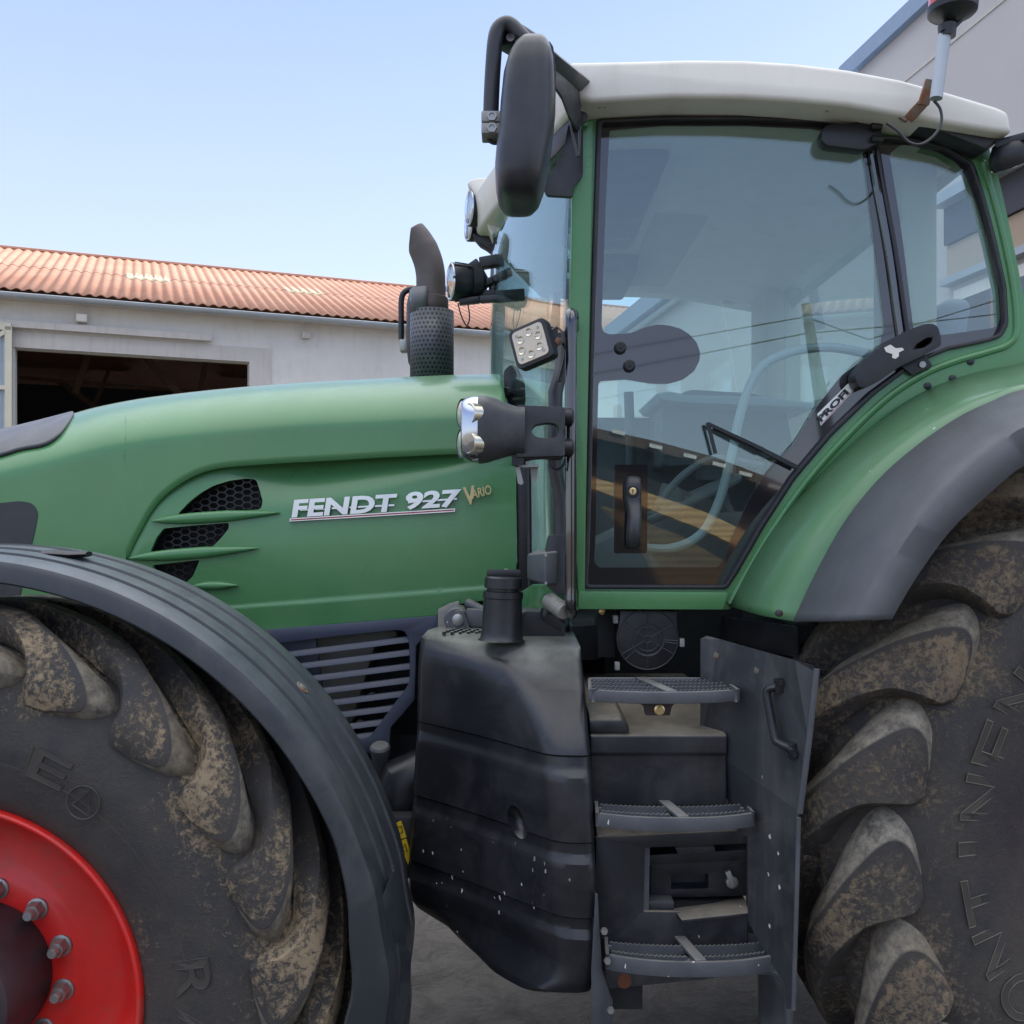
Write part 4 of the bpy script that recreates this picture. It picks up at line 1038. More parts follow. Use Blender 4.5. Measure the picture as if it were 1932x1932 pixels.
# rubber seal
seal_i = [(1135, 231), (1250, 226), (1400, 225), (1540, 230), (1634, 243), (1652, 262), (1664, 262), (1720, 264), (1788, 282), (1832, 311), (1850, 366), (1871, 447), (1892, 541), (1896, 609), (1886, 630), (1860, 638), (1786, 653), (1724, 679), (1644, 738), (1564, 815), (1494, 898), (1434, 991), (1387, 1074), (1368, 1105), (1110, 1104), (1116, 900), (1120, 700), (1126, 500), (1131, 350)]
g = G(); g.pp(rnd(seal_o, 8), YC-.008, .03, [rnd(seal_i, 6)]); g.build('door_seal', 'rubber', frame, bevel=.003)
# glass panes and printed black borders (both lie in one smooth pane; the print is proud by a hair)
door_o = [(1135, 231), (1250, 226), (1400, 225), (1540, 230), (1634, 243), (1652, 262), (1663, 320), (1690, 470), (1708, 600), (1721, 682), (1644, 738), (1564, 815), (1494, 898), (1434, 991), (1387, 1074), (1368, 1105), (1110, 1104), (1116, 900), (1120, 700), (1126, 500), (1131, 350)]
clear = [(1150, 246), (1248, 238), (1412, 238), (1535, 244), (1600, 256), (1624, 276), (1634, 320), (1643, 400), (1655, 500), (1666, 590), (1669, 622), (1660, 655), (1630, 678), (1589, 707), (1537, 772), (1498, 836), (1467, 866), (1442, 896), (1412, 943), (1380, 1017), (1364, 1060), (1354, 1070), (1130, 1071), (1121, 1060), (1124, 1000), (1126, 850), (1129, 725), (1133, 719), (1180, 716), (1230, 724), (1262, 724), (1289, 716), (1310, 700), (1320, 680), (1321, 664), (1314, 645), (1300, 630), (1284, 620), (1262, 614), (1240, 612), (1215, 618), (1192, 628), (1150, 631), (1138, 626), (1135, 612), (1138, 520), (1143, 380)]
g = G(); g.pp(door_o, YC+.012, .006); dg_ = g.build('door_glass', 'glass', T, smooth=False, label='tinted cab door glass')
g = G(); g.pp(door_o, YC+.0105, .0012, [rnd(clear, 5)]); db = g.build('black_border', 'frit', dg_, smooth=False)
g = G(); g.pp(rnd([(1159, 877), (1222, 876), (1221, 1044), (1158, 1044)], 5), YC+.0105, .0012); g.build('black_border', 'frit', dg_, smooth=False)
q_o = [(1653, 262), (1664, 262), (1720, 264), (1788, 282), (1832, 311), (1850, 366), (1871, 447), (1892, 541), (1896, 609), (1886, 630), (1860, 638), (1786, 653), (1724, 681), (1722, 680), (1709, 600), (1691, 470), (1664, 320)]
q_i = [(1678, 290), (1700, 273), (1750, 277), (1803, 306), (1820, 327), (1838, 374), (1861, 444), (1882, 532), (1887, 602), (1879, 618), (1779, 632), (1724, 624), (1716, 560), (1707, 483), (1697, 410)]
g = G(); g.pp(q_o, YC+.012, .006); qg = g.build('quarter_glass', 'glass', T, smooth=False, label='rear quarter glass of the cab')
g = G(); g.pp(q_o, YC+.0105, .0012, [rnd(q_i, 8)]); g.build('black_border', 'frit', qg, smooth=False)
# door rear edge: black profile
g = G(); g.tube([P(x, y, YC+.004) for x, y in cr([(1655, 280), (1668, 360), (1690, 480), (1706, 590), (1719, 680)], 4)], .007, 8); g.build('door_edge', 'rubber', dg_)
g = G(); g.tube([P(x, y, YC+.006) for x, y in cr([(1643, 285), (1656, 360), (1677, 480), (1692, 590), (1702, 660)], 4)], .009, 8); g.build('door_edge', 'frit', dg_)
for x, y in ((1170, 657), (1187, 691)):
    g = G(); g.lathe(P(x, y, YC+.01), [(0, .0155), (-.006, .015), (-.010, .010), (-.010, .004), (-.012, .003)], 28, 'y'); g.build('glass_bolt', 'black', dg_)
# door handle
g = G(); rows = []
for (y, xl, xr2, d) in ((898, 1188, 1204, .012), (902, 1182, 1209, .022), (915, 1178, 1211, .028), (940, 1178, 1210, .030), (955, 1181, 1210, .034), (972, 1183, 1208, .042), (1000, 1181, 1207, .046), (1018, 1180, 1207, .044), (1030, 1182, 1206, .034), (1036, 1188, 1202, .022)):
    c = P((xl+xr2)/2, y, YC-.01); w_ = (xr2-xl)/2*YC/F; r = []
    for k in range(20):
        a = 2*math.pi*k/20; ca, sa = math.cos(a), math.sin(a)
        r.append((c.x+math.copysign(abs(ca)**.6, ca)*w_, YC+.010-d*.5-(.012 if y > 960 else 0)+math.copysign(abs(sa)**.6, sa)*d*.5, c.z))
    rows.append(r)
g.rings(rows); dh = g.build('door_handle', 'pod', dg_, ang=60)
g = G(); g.lathe(P(1194, 927, YC-.020), [(.004, .0155), (-.001, .0155), (-.002, .013), (.004, .012)], 28, 'y'); g.build('lock_ring', 'black', dh)
g = G(); g.lathe(P(1194, 927, YC-.020), [(.006, .0088), (-.003, .0088), (-.004, .0075)], 24, 'y'); lk = g.build('key_lock', 'brass', dh)
g = G(); g.pbox(1193, 923, 1195, 931, YC-.0246, .001); g.build('key_slot', 'ink', dh, smooth=False)
# hinges
g = G(); g.pp(rnd([(1550, 252), (1556, 238), (1570, 234), (1608, 232), (1636, 224), (1652, 226), (1662, 244), (1668, 268), (1652, 272), (1630, 282), (1560, 274), (1550, 264)], 5), YC-.03, .035)
h1 = g.build('upper_hinge', 'black', dg_, bevel=.006)
for y in (238, 262):
    g = G(); g.tube([P(1640+y*.04-6, y, YC-.036), P(1660+y*.04-6, y+1, YC-.036)], .008, 10); g.build('hinge_knuckle', 'black', h1)
g = G(); g.pp(rnd([(1613, 712), (1615, 700), (1640, 672), (1680, 640), (1715, 622), (1740, 612), (1758, 610), (1770, 616), (1776, 640), (1776, 652), (1740, 672), (1700, 690), (1660, 718), (1634, 732), (1620, 730)], 6), YC-.045, .05, [rnd([(1722, 660), (1728, 650), (1748, 637), (1760, 636), (1758, 646), (1744, 656)], 3)])
h2 = g.build('lower_hinge', 'black', dg_, bevel=.010, seg=3, label='scuffed black lower door hinge cover')
g = G(); g.pp([(1668, 656), (1680, 650), (1690, 657), (1702, 656), (1706, 660), (1696, 665), (1696, 672), (1690, 677), (1683, 675), (1684, 668), (1672, 664)], YC-.0462, .001); g.build('paint_chip', 'white', h2, smooth=False)
g = G(); g.pp(rnd([(1700, 690), (1745, 668), (1760, 690), (1722, 708)], 3), YC-.014, .02); g.build('hinge_base', 'rubber', h2, bevel=.003)
g = G(); g.lathe(P(1740, 688, YC-.016), [(.002, .009), (-.003, .008), (-.003, .003)], 16, 'y'); g.build('bolt', 'zinc', h2)
for x, y in ((1750, 728), (1797, 714), (1831, 682)):
    g = G(); g.lathe(P(x, y, YC), [(.004, .0095), (-.003, .0088), (-.005, .004)], 20, 'y'); g.build('frame_plug', 'black', frame)
# thin black bars lying on the door glass
g = G(); g.bar(P(1503, 882, YC-.012), P(1425, 842, YC-.016), .012, .010); g.bar(P(1440, 848, YC-.020), P(1337, 800, YC-.014), .008, .008); g.bar(P(1437, 853, YC-.010), P(1345, 808, YC-.004), .006, .010); sw_ = g.build('glass_bars', 'black', dg_)
g = G(); g.bar(P(1335, 797, YC-.014), P(1350, 856, YC-.012), .006, .008); g.build('bar_link', 'black', sw_)
# sticker
g = G(); g.pp([(1542, 781), (1604, 720), (1611, 737), (1549, 803)], YC+.0085, .0012); stk = g.build('sticker', 'sticker', dg_, smooth=False)
px_text('PROFI', 'sticker_word', 'ink', stk, 1549, 796.5, 1602, 11.5, YC+.008, rot=46.3, shear=-.05, ext=.0008, bold=.045)
g = G(); g.pp([(1549.5, 799.5), (1609.5, 735.5), (1610, 736.5), (1550, 800.6)], YC+.0082, .0004); g.build('red_rule', 'redline', stk, smooth=False)
# other side of the cab and its lining
YF_ = 3.98
def off(poly, Y0, Y1):
    """the same real outline carried to another depth"""
    return [((P(x, y, Y0).x)*F/Y1+CX, HY-(P(x, y, Y0).z-CH)*F/Y1) for x, y in poly]
fo_ = off(outer, YC, YF_); fi_ = off(seal_o, YC, YF_)
g = G(); g.pp(fo_, YF_, .06, [rnd(fi_, 6)]); ff = g.build('far_cab_frame', 'trim', T, bevel=.01)
g = G(); g.pp(off(door_o, YC, YF_), YF_+.02, .006); g.build('far_door_glass', 'glass', T, smooth=False)
g = G(); g.pp(off(q_o, YC, YF_), YF_+.02, .006); g.build('far_quarter_glass', 'glass', T, smooth=False)
# door pillar lining and bars on the far side
xs_ = lambda px, Y: (px-CX)/F*Y
g = G(); g.pp([(1424, 520), (1500, 515), (1522, 700), (1530, 880), (1470, 880), (1450, 760)], 3.85, .12); g.build('pillar_lining', 'trim', ff, bevel=.02)
g = G(); g.tube([P(x, y, 3.8) for x, y in ((1186, 740), (1190, 860), (1188, 900))], .02, 10); g.tube([P(x, y, 3.9) for x, y in ((1524, 500), (1548, 620))], .02, 10); g.build('grab_bar', 'inner', ff)
# rear cab wall with window
bx = P(1862, 266, YC).x
g = G()
for (y0, y1) in ((2.42, 2.62), (3.7, 3.95)):
    g.box((bx-.16, y0, 1.75), (bx-.06, y1, 2.72))
g.box((bx-.16, 2.42, 1.3), (bx-.0, 3.95, 1.9)); g.build('rear_wall_lining', 'trim', T, bevel=.02)
g = G(); g.box((bx-.09, 2.62, 1.9), (bx-.085, 3.7, 2.68)); g.build('rear_glass', 'glass', T, smooth=False)
# lining overhead
g = G(); zc = 2.775
g.rings([[(x, 2.36, z), (x, 3.96, z), (x, 3.96, z+.02), (x, 2.36, z+.02)] for x, z in ((.16, zc), (.85, zc), (1.1, zc-.075), (1.14, 2.64))]); hl = g.build('headliner', 'liner', T, bevel=.01)
g = G(); g.box((.45, 3.0, zc-.035), (1.05, 3.9, zc-.001)); g.build('roof_hatch', 'liner', hl, bevel=.015)
g = G(); g.box((.2, 3.45, zc-.09), (.46, 3.9, zc-.001)); g.build('roof_console', 'inner', hl, bevel=.015)
g = G(); g.box((.17, 2.5, zc-.06), (.42, 3.3, zc-.001)); g.build('sun_visor', 'inner', hl, bevel=.02)
g = G(); g.tube([(.2+.02*k, 3.0-.08*k+.01*k*k, zc-.02) for k in range(9)], .025, 8); g.build('liner_moulding', 'liner', hl)
# driver's place
g = G(); g.box((.12, 2.36, 1.0), (1.45, 3.95, 1.06)); g.box((.12, 2.42, 1.06), (.16, 3.9, 1.5)); fl_ = g.build('cab_floor', 'inner', T, bevel=.01)
g = G(); g.box((.2, 3.86, 1.0), (1.3, 3.92, 2.2)); g.build('dark_backing', 'seat', fl_, bevel=.01)  # dark sheet added across the far door to darken the lower cab
g = G(); g.pp(rnd([(1250, 760), (1300, 735), (1420, 742), (1480, 760), (1500, 860), (1250, 880)], 12), 3.55, .35); g.build('side_console', 'inner', fl_, bevel=.02)
g = G(); g.obox((.98, 3.1, 1.50), (.26, 0, -.03), (0, .26, 0), (.01, 0, .07)); seat = g.build('seat_cushion', 'seat', T, bevel=.05, seg=4, label='dark cloth driver seat')
g = G(); g.obox((1.27, 3.1, 1.92), (.06, 0, -.02), (0, .25, 0), (.10, 0, .40)); g.build('backrest', 'seat', seat, bevel=.05, seg=4)
g = G(); g.obox((1.38, 3.1, 2.36), (.05, 0, 0), (0, .15, 0), (.02, 0, .11)); g.build('headrest', 'seat', seat, bevel=.04, seg=4)
g = G(); g.obox((1.0, 3.45, 1.78), (.28, 0, .02), (0, .07, 0), (0, 0, .04)); g.build('armrest', 'inner', seat, bevel=.02)
g = G(); g.obox((1.0, 3.1, 1.25), (.18, 0, 0), (0, .18, 0), (0, 0, .16)); g.build('seat_base', 'inner', seat, bevel=.03)
swc = Vector((.56, 3.1, 1.83)); ax1 = Vector((.90, 0, .42)).normalized(); ax2 = Vector((0, 1, 0))
g = G(); g.tube([swc+ax1*.19*math.cos(2*math.pi*k/36)+ax2*.20*math.sin(2*math.pi*k/36) for k in range(37)], .015, 10); sw = g.build('steering_wheel', 'inner', T)
g = G(); g.tube([swc, swc-Vector((-.42, 0, .9)).normalized()*-.05, swc+Vector((-.14, 0, -.35)), swc+Vector((-.2, 0, -.7))], [.045, .05, .06, .07], 14)
for a in (0, 2.1, 4.2): g.tube([swc, swc+ax1*.19*math.cos(a)+ax2*.2*math.sin(a)], .012, 8)
g.build('steering_column', 'inner', sw)
g = G(); g.obox((.34, 3.1, 1.62), (.10, 0, .05), (0, .2, 0), (-.05, 0, .10)); g.build('instrument_panel', 'inner', T, bevel=.03)
g = G(); g.obox((.78, 3.62, 2.02), (.07, .02, 0), (-.01, .012, 0), (0, 0, .09)); g.tube([(.8, 3.65, 1.95), (.85, 3.6, 1.75)], .012, 8); g.build('monitor', 'inner', T, bevel=.006)
g = G(); g.tube(cr([P(x, y, 2.42) for x, y in ((1640, 668), (1560, 655), (1480, 668), (1430, 700), (1400, 770), (1380, 860), (1355, 950), (1320, 1010), (1260, 1035), (1180, 1028))], 5), .012, 10); g.build('inner_door_rail', 'innerl', dg_)
g = G(); g.tube(cr([P(x, y, 2.44) for x, y in ((1240, 955), (1280, 905), (1330, 870), (1370, 866), (1440, 880))], 4), .010, 8); g.build('joystick_loom', 'inner', T)
g = G(); g.obox((.30, 2.9, 1.35), (.06, 0, 0), (0, .25, 0), (.05, 0, .20)); g.build('pedal_panel', 'inner', T, bevel=.02)
g = G(); g.pp([(1238, 742), (1262, 738), (1300, 745), (1440, 748), (1540, 760), (1540, 772), (1440, 766), (1300, 760), (1250, 755)], 3.4, .5); g.build('window_ledge', 'innerl', T, bevel=.006)

# windscreen: bowed forwards
xa = P(1076, 0, YC).x
def wsx(Y): t = (Y-3.14)/.82; return xa-.235*(1-(t*t+.012)**.62*.99)
g = G(); rows = []
for k in range(33):
    Y = 2.325+(3.955-2.325)*k/32; row = []
    for j in range(13):
        z = 1.18+(2.80-1.18)*j/12; row.append((wsx(Y)+.02*((z-1.9)/.9)**2, Y, z))
    rows.append(row)
g.rings(rows, False, False); ws = g.build('windscreen', 'wglass', T, label='bowed front windscreen'); ws.modifiers.new('t', 'SOLIDIFY').thickness = .006
g = G(); rows = []
for k in range(33):
    Y = 2.325+(3.955-2.325)*k/32; rows.append([(wsx(Y)-.004, Y-.001, z) for z in (1.14, 1.24)])
g.rings(rows, False, False); g.build('screen_border', 'frit', ws).modifiers.new('t', 'SOLIDIFY').thickness = .004
# wiper park cover at the foot of the windscreen
g = G(); g.pp(rnd([(950, 700), (962, 688), (976, 692), (990, 720), (992, 760), (962, 760), (952, 740)], 6), 2.78, .12); wc = g.build('wiper_cover', 'black', ws, bevel=.01)
g = G(); g.lathe(P(966, 742, 2.76), [(0, .012), (-.02, .012), (-.03, .016), (-.04, .012)], 16, (.5, .8, 0)); g.build('wiper_pivot', 'black', wc)

# ================================================================ cab roof
YR_ = 2.20
topl = [(1072, 122), (1082, 116), (1190, 114), (1300, 111), (1400, 112), (1500, 118), (1600, 130), (1700, 149), (1800, 176), (1880, 200), (1904, 210)]
botl = [(1090, 186), (1118, 192), (1190, 187), (1270, 183), (1400, 184), (1500, 190), (1600, 199), (1700, 217), (1800, 235), (1880, 248), (1912, 251)]
rows = []; ny = 26
def bul(Y, t): return -.275*max(0, 1-abs((Y-3.2)/1.0)**1.02)*max(0, 1-t*2.6)
for k in range(ny+1):
    Y = YR_+1.9*k/ny; cc_ = 1-abs((Y-3.15)/.95)**6
    row = []
    for i, (x, y) in enumerate(topl):
        t = i/(len(topl)-1); p = P(x, y, YR_); e = .012*(1-cc_)*0
        row.append((p.x+bul(Y, t), Y, p.z+.03*(1-abs((Y-3.15)/.95)**2)))
    for i, (x, y) in list(enumerate(botl))[::-1]:
        t = i/(len(botl)-1); p = P(x, y, YR_); row.append((p.x+bul(Y, t), Y, p.z))
    rows.append(row)
g = G(); g.rings(rows); roof = g.build('cab_roof', 'white', T, bevel=.012, seg=3, ang=40, label='cream white plastic cab roof')
g = G(); rim_t = [(1112, 186), (1190, 184), (1270, 181), (1400, 182), (1500, 187), (1600, 196), (1700, 213), (1800, 231), (1880, 246), (1896, 256), (1860, 282), (1848, 276), (1780, 250), (1700, 228), (1620, 212), (1520, 202), (1400, 196), (1270, 194), (1190, 197), (1114, 203)]
g.pp(rim_t, 2.235, .08); ru = g.build('roof_underside', 'black', roof, bevel=.004)
g = G(); g.box((.15, 2.33, 2.80), (.7, 3.97, 2.81)); g.build('roof_base', 'black', roof)
for x, y in ((1131, 205), (1141, 204), (1560, 212), (1610, 208), (1810, 251), (1700, 232)):
    g = G(); g.lathe(P(x, y-4, 2.235), [(0, .005), (-.003, .004)], 12, 'y'); g.build('screw', 'zinc', ru)
# front visor with two round work lights (on the far side of the roof front)
def lamp(name, c, dirv, r, parent, mat='black', lensm='lens', depth=.07):
    d = Vector(dirv).normalized()
    g = G(); g.lathe(c, [(-depth, r*.35), (-depth*.85, r*.7), (-depth*.4, r*.95), (0, r), (.006, r), (.006, r*.9), (-.004, r*.88)], 32, d); o = g.build(name, mat, parent, ang=50)
    g = G(); g.lathe(Vector(c)+d*-.002, [(.010, r*.99), (.013, r*.93), (.012, r*.84)], 32, d, False); g.build('chrome_ring', 'chrome', o)
    g = G(); g.lathe(Vector(c)+d*.002, [(.0, r*.86), (-.012, r*.6), (-.016, r*.2), (-.016, .001)], 24, d); g.build('reflector', lensm, o)
    g = G(); g.lathe(Vector(c)+d*.006, [(.0, r*.9), (.006, r*.6), (.008, r*.01)], 24, d); g.build('lamp_glass', 'clear', o)
    return o
YV = 3.2
g = G(); rows = []
for k in range(7):
    Y = YV-.10+.2*k/6; q = 1-((Y-YV)/.12)**2*.25
    rows.append([P(x, 354+(y-354)*1, YV)+Vector((0, Y-YV, -.012*(1-q)*4)) for x, y in ((884, 362), (890, 355), (905, 352), (960, 352), (985, 360), (960, 400), (940, 440), (930, 458), (922, 440), (912, 415), (900, 385), (890, 370))])
g.rings(rows); vis = g.build('roof_visor', 'white', roof, bevel=.004, ang=50)
lamp('work_light', P(890, 392, YV-.02), (-1, -.28, .0), .062, vis, depth=.09)
lamp('work_light', P(888, 424, YV+.10), (-1, -.28, .0), .058, vis, depth=.09)
g = G(); g.pp(rnd([(930, 385), (975, 352), (985, 352), (968, 400), (955, 440), (942, 462), (930, 475), (918, 465), (905, 458), (890, 440), (915, 440)], 5), YV+.02, .06); g.build('visor_bracket', 'black', vis, bevel=.008)
g = G(); g.tube([P(936, 462, YV), P(934, 500, 3.1), P(930, 560, 3.05)], [.012, .014, .012], 8); g.build('visor_stay', 'black', vis)
# lamp and arms in front of the windscreen
l3 = lamp('work_light', P(855, 532, 3.0), (-1, -.30, 0), .060, T, depth=.085)
g = G(); 
for k in range(8):
    a = 2*math.pi*k/8; g.bar(P(858, 532, 3.0)+Vector((.0, .058*math.cos(a), .058*math.sin(a))), P(890, 532, 3.02)+Vector((.0, .05*math.cos(a), .05*math.sin(a))), .006, .012, up=(0, math.cos(a), math.sin(a)))
g.lathe(P(890, 532, 3.02), [(0, .056), (.03, .05), (.05, .02)], 20, (1, .2, 0)); g.build('cooling_fins', 'black', l3)
g = G()
def arm(pts, w, t, Y): 
    for a, b in zip(pts, pts[1:]): g.bar(P(*a, Y), P(*b, Y), t, w)
arm([(885, 512), (905, 498), (950, 490)], .035, .04, 3.02); arm([(890, 545), (930, 530), (965, 512)], .022, .04, 3.02); arm([(885, 556), (935, 560), (990, 556)], .035, .03, 3.02); arm([(866, 570), (905, 566), (990, 560)], .02, .03, 3.0)
g.tube([P(x, y, 3.02) for x, y in ((930, 540), (930, 556))], .014, 10); g.build('lamp_bracket', 'black', l3, bevel=.004)
g = G(); g.tube(cr([P(x, y, 2.99) for x, y in ((864, 572), (870, 595), (880, 614), (886, 600), (883, 575))], 5), .0025, 6); g.build('cable', 'black', l3)

# ================================================================ mirror and its arm
YMi = 1.85
pm = pod('mirror_housing', 'pod', T, [(67, 992, 1022, .35), (70, 978, 1034, .65), (78, 968, 1040, .85), (92, 959, 1044, .95), (120, 951, 1046, 1), (170, 946, 1047, 1), (215, 943, 1046, 1), (255, 938, 1041, 1), (290, 935, 1035, 1), (320, 936, 1029, .98), (345, 940, 1021, .92), (360, 947, 1012, .8), (372, 958, 1000, .6), (379, 968, 988, .35)], YMi, .105, 3.4, 36, 'tall black door mirror housing')
g = G(); g.pp(rnd([(1036, 76), (1044, 88), (1049, 130), (1048, 215), (1036, 300), (1022, 345), (1004, 366), (1012, 345), (1024, 300), (1038, 215), (1041, 130)], 3), YMi-.03, .12); g.build('mirror_rim', 'black', pm, bevel=.004)
g = G(); g.tube(cr([P(x, y, YMi-.01) for x, y in ((926, 232), (927, 190), (930, 130), (934, 80), (940, 56), (953, 46), (966, 50), (985, 70), (1010, 95))], 5), .0155, 14); ma = g.build('mirror_arm', 'pod', T)
g = G(); g.tube([P(926, 235, YMi-.01), P(926, 182, YMi-.01)], .011, 12); g.bar(P(950, 62, YMi), P(1000, 92, YMi+.1), .05, .045); g.build('arm_joint', 'black', ma, bevel=.006)
g = G(); g.lathe(P(963, 72, YMi-.028), [(0, .009), (-.004, .008), (-.002, .004)], 14, 'y'); g.build('bolt', 'black', ma)
g = G(); g.pbox(908, 208, 945, 229, YMi-.03, .05); g.pbox(908, 231, 945, 251, YMi-.03, .05); g.pbox(938, 210, 956, 250, YMi-.025, .05); cl = g.build('mirror_clamp', 'dullalu', T, bevel=.003)
for y in (219, 241):
    g = G(); g.lathe(P(928, y, YMi-.03), [(0, .010), (-.003, .010), (-.003, .006), (-.001, .005)], 6, 'y'); g.build('clamp_screw', 'zinc', cl)
g = G(); g.tube(cr([P(x, y, YMi) for x, y in ((918, 252), (922, 264), (932, 270), (944, 268))], 4), .004, 8); g.build('cable', 'black', cl)
g = G(); g.ppf(rnd([(1040, 112), (1046, 108), (1107, 158), (1107, 166), (1098, 168), (1096, 210), (1103, 222), (1100, 238), (1088, 238), (1074, 218), (1060, 180), (1040, 150)], 3), lambda a, b: 1.9+.38*max(0, (a-1040)/67), .02); mb = g.build('mirror_bracket', 'plastic', T, bevel=.004)
g = G(); g.bar(P(1035, 108, 1.9), P(1108, 164, 2.27), .03, .03, up=(0, 1, 0)); g.build('bracket_flange', 'plastic', mb, bevel=.003)
g = G(); g.tube(cr([P(x, y, 2.2) for x, y in ((1075, 218), (1080, 250), (1088, 285), (1090, 295), (1093, 280), (1094, 240))], 5), .0035, 8); g.build('cable', 'plastic', mb)
g = G(); g.lathe(P(1097, 224, 2.25), [(0, .014), (-.01, .014), (-.012, .008)], 18, 'y'); g.build('bolt', 'hub', mb); g = G(); g.lathe(P(1076, 214, 2.2), [(0, .008), (-.004, .007)], 14, 'y'); g.build('bolt', 'hub', mb)
g = G(); g.ppf(rnd([(1026, 355), (1024, 345), (1050, 310), (1066, 270), (1072, 235), (1100, 220), (1100, 330), (1084, 350), (1080, 371), (1032, 368)], 5), lambda a, b: 2.22+.05*max(0, (a-1040)/60), .015); g.build('lower_mirror_bracket', 'black', mb, bevel=.003)
g = G(); g.tube([P(1090, 170, 2.27), P(1100, 170, 2.27), P(1100, 240, 2.27)], .012, 8); g.build('bracket_pin', 'green', mb)
g = G(); g.ppf([(985, 300), (1030, 230), (1075, 210), (1075, 260), (1050, 290), (1020, 318), (1000, 330)], lambda a, b: 2.3+.3*(1075-a)/90, .02); g.build('mirror_stay', 'black', mb, bevel=.004)

# ================================================================ grab rail, front lamp cluster, square lamp
YGr = 2.14
g = G(); g.tube(cr([P(1083, 618, YGr+.14), P(1082, 596, YGr+.06), P(1078, 592, YGr+.02), P(1077, 606, YGr), P(1077, 700, YGr), P(1077, 900, YGr), P(1077, 1100, YGr), P(1077, 1140, YGr), P(1078, 1156, YGr+.03), P(1082, 1150, YGr+.12)], 5), .0135, 16); gr_ = g.build('grab_rail', 'frit', T)
g = G(); g.tube([P(1062, 640, 2.3), P(1058, 700, 2.28), P(1048, 740, 2.25), P(1046, 880, 2.26), P(1058, 940, 2.27), P(1060, 1020, 2.27)], [.014, .016, .018, .016, .018, .02], 12); g.build('cab_corner_tube', 'plastic', T)
YL = 2.10
g = G(); rows = []
for (x, yt, yb, d) in ((897, 750, 872, .060), (905, 748, 875, .062), (920, 749, 873, .062), (935, 752, 868, .058), (955, 762, 862, .050), (975, 768, 858, .045), (990, 768, 858, .042)):
    c = P(x, (yt+yb)/2, YL); h_ = (yb-yt)/2*YL/F; r = []
    for k in range(28):
        a = 2*math.pi*k/28; ca, sa = math.cos(a), math.sin(a)
        r.append((c.x, YL+math.copysign(abs(ca)**.7, ca)*d, c.z+math.copysign(abs(sa)**.7, sa)*h_))
    rows.append(r)
g.rings(rows); lc = g.build('headlamp_housing', 'plastic', T, ang=60, label='black twin headlamp cluster on the cab corner')
g = G(); g.pp(rnd([(975, 764), (1066, 768), (1066, 804), (1062, 815), (1066, 828), (1066, 860), (975, 862)], 4), YL-.018, .045, [rnd([(1001, 812), (1010, 801), (1030, 797), (1048, 799), (1055, 806), (1055, 818), (1048, 826), (1030, 827), (1010, 824)], 5)]); g.build('housing_arm', 'plastic', lc, bevel=.012, seg=4)
g = G(); g.lathe(P(1066, 787, YL+.02), [(-.02, .02), (.015, .02), (.02, .012)], 20, 'x'); g.lathe(P(1066, 845, YL+.02), [(-.02, .02), (.015, .02), (.02, .012)], 20, 'x'); g.pbox(1062, 790, 1066, 842, YL+.01, .02); g.build('arm_knuckle', 'black', lc)
g = G(); rows = []
for (x, yt, yb, d) in ((871, 762, 860, .045), (876, 754, 868, .054), (888, 750, 873, .060), (898, 749, 874, .0635), (903, 749, 874, .0635)):
    c = P(x, (yt+yb)/2, YL); h_ = (yb-yt)/2*YL/F; r = []
    for k in range(28):
        a = 2*math.pi*k/28; ca, sa = math.cos(a), math.sin(a)
        r.append((c.x, YL+math.copysign(abs(ca)**.7, ca)*d, c.z+math.copysign(abs(sa)**.7, sa)*h_))
    rows.append(r)
g.rings(rows); cs = g.build('chrome_shell', 'chrome', lc, ang=50)
for yc in (781, 836):
    g = G(); c = P(879, yc, YL-.012); g.lathe(c, [(-.02, .026), (.0, .030), (.010, .028), (.014, .018), (.015, .002)], 28, (-1, -.45, .0)); g.build('headlamp', 'lens', cs)
    g = G(); g.lathe(c, [(-.012, .031), (.004, .0345), (.010, .0335), (.008, .029)], 28, (-1, -.45, 0), False); g.build('headlamp_ring', 'black', cs)
    g = G(); c2 = P(887, yc, YL-.050); g.lathe(c2, [(-.02, .026), (.002, .0245), (.004, .022), (-.004, .012), (-.008, .002)], 24, (-.8, -.62, 0)); g.build('side_reflector', 'ledc', cs)
g = G(); g.pp(rnd([(966, 858), (985, 856), (990, 872), (984, 878), (965, 876)], 2), YL-.01, .05); g.tube(cr([P(x, y, YL) for x, y in ((985, 864), (1020, 860), (1050, 862), (1058, 858))], 4), .008, 8); g.tube(cr([P(x, y, YL+.02) for x, y in ((1038, 868), (1040, 880), (1052, 886), (1064, 876), (1066, 866))], 4), .003, 6); g.build('lamp_cable', 'black', lc)
br = G(); br.pbox(972, 877, 1016, 881, YL, .05); br.pp(rnd([(972, 877), (980, 880), (985, 900), (988, 912), (983, 915), (977, 912)], 2), YL, .004); br.pp(rnd([(1000, 880), (1016, 877), (1013, 905), (1008, 910), (1003, 906)], 2), YL+.03, .004); hb = br.build('hanging_bracket', 'dullalu', lc, smooth=False)
g = G(); g.lathe(P(992, 880, YL+.02), [(-.004, .009), (.014, .009), (.016, .006)], 6, 'z'); g.build('bolt', 'zinc', hb)
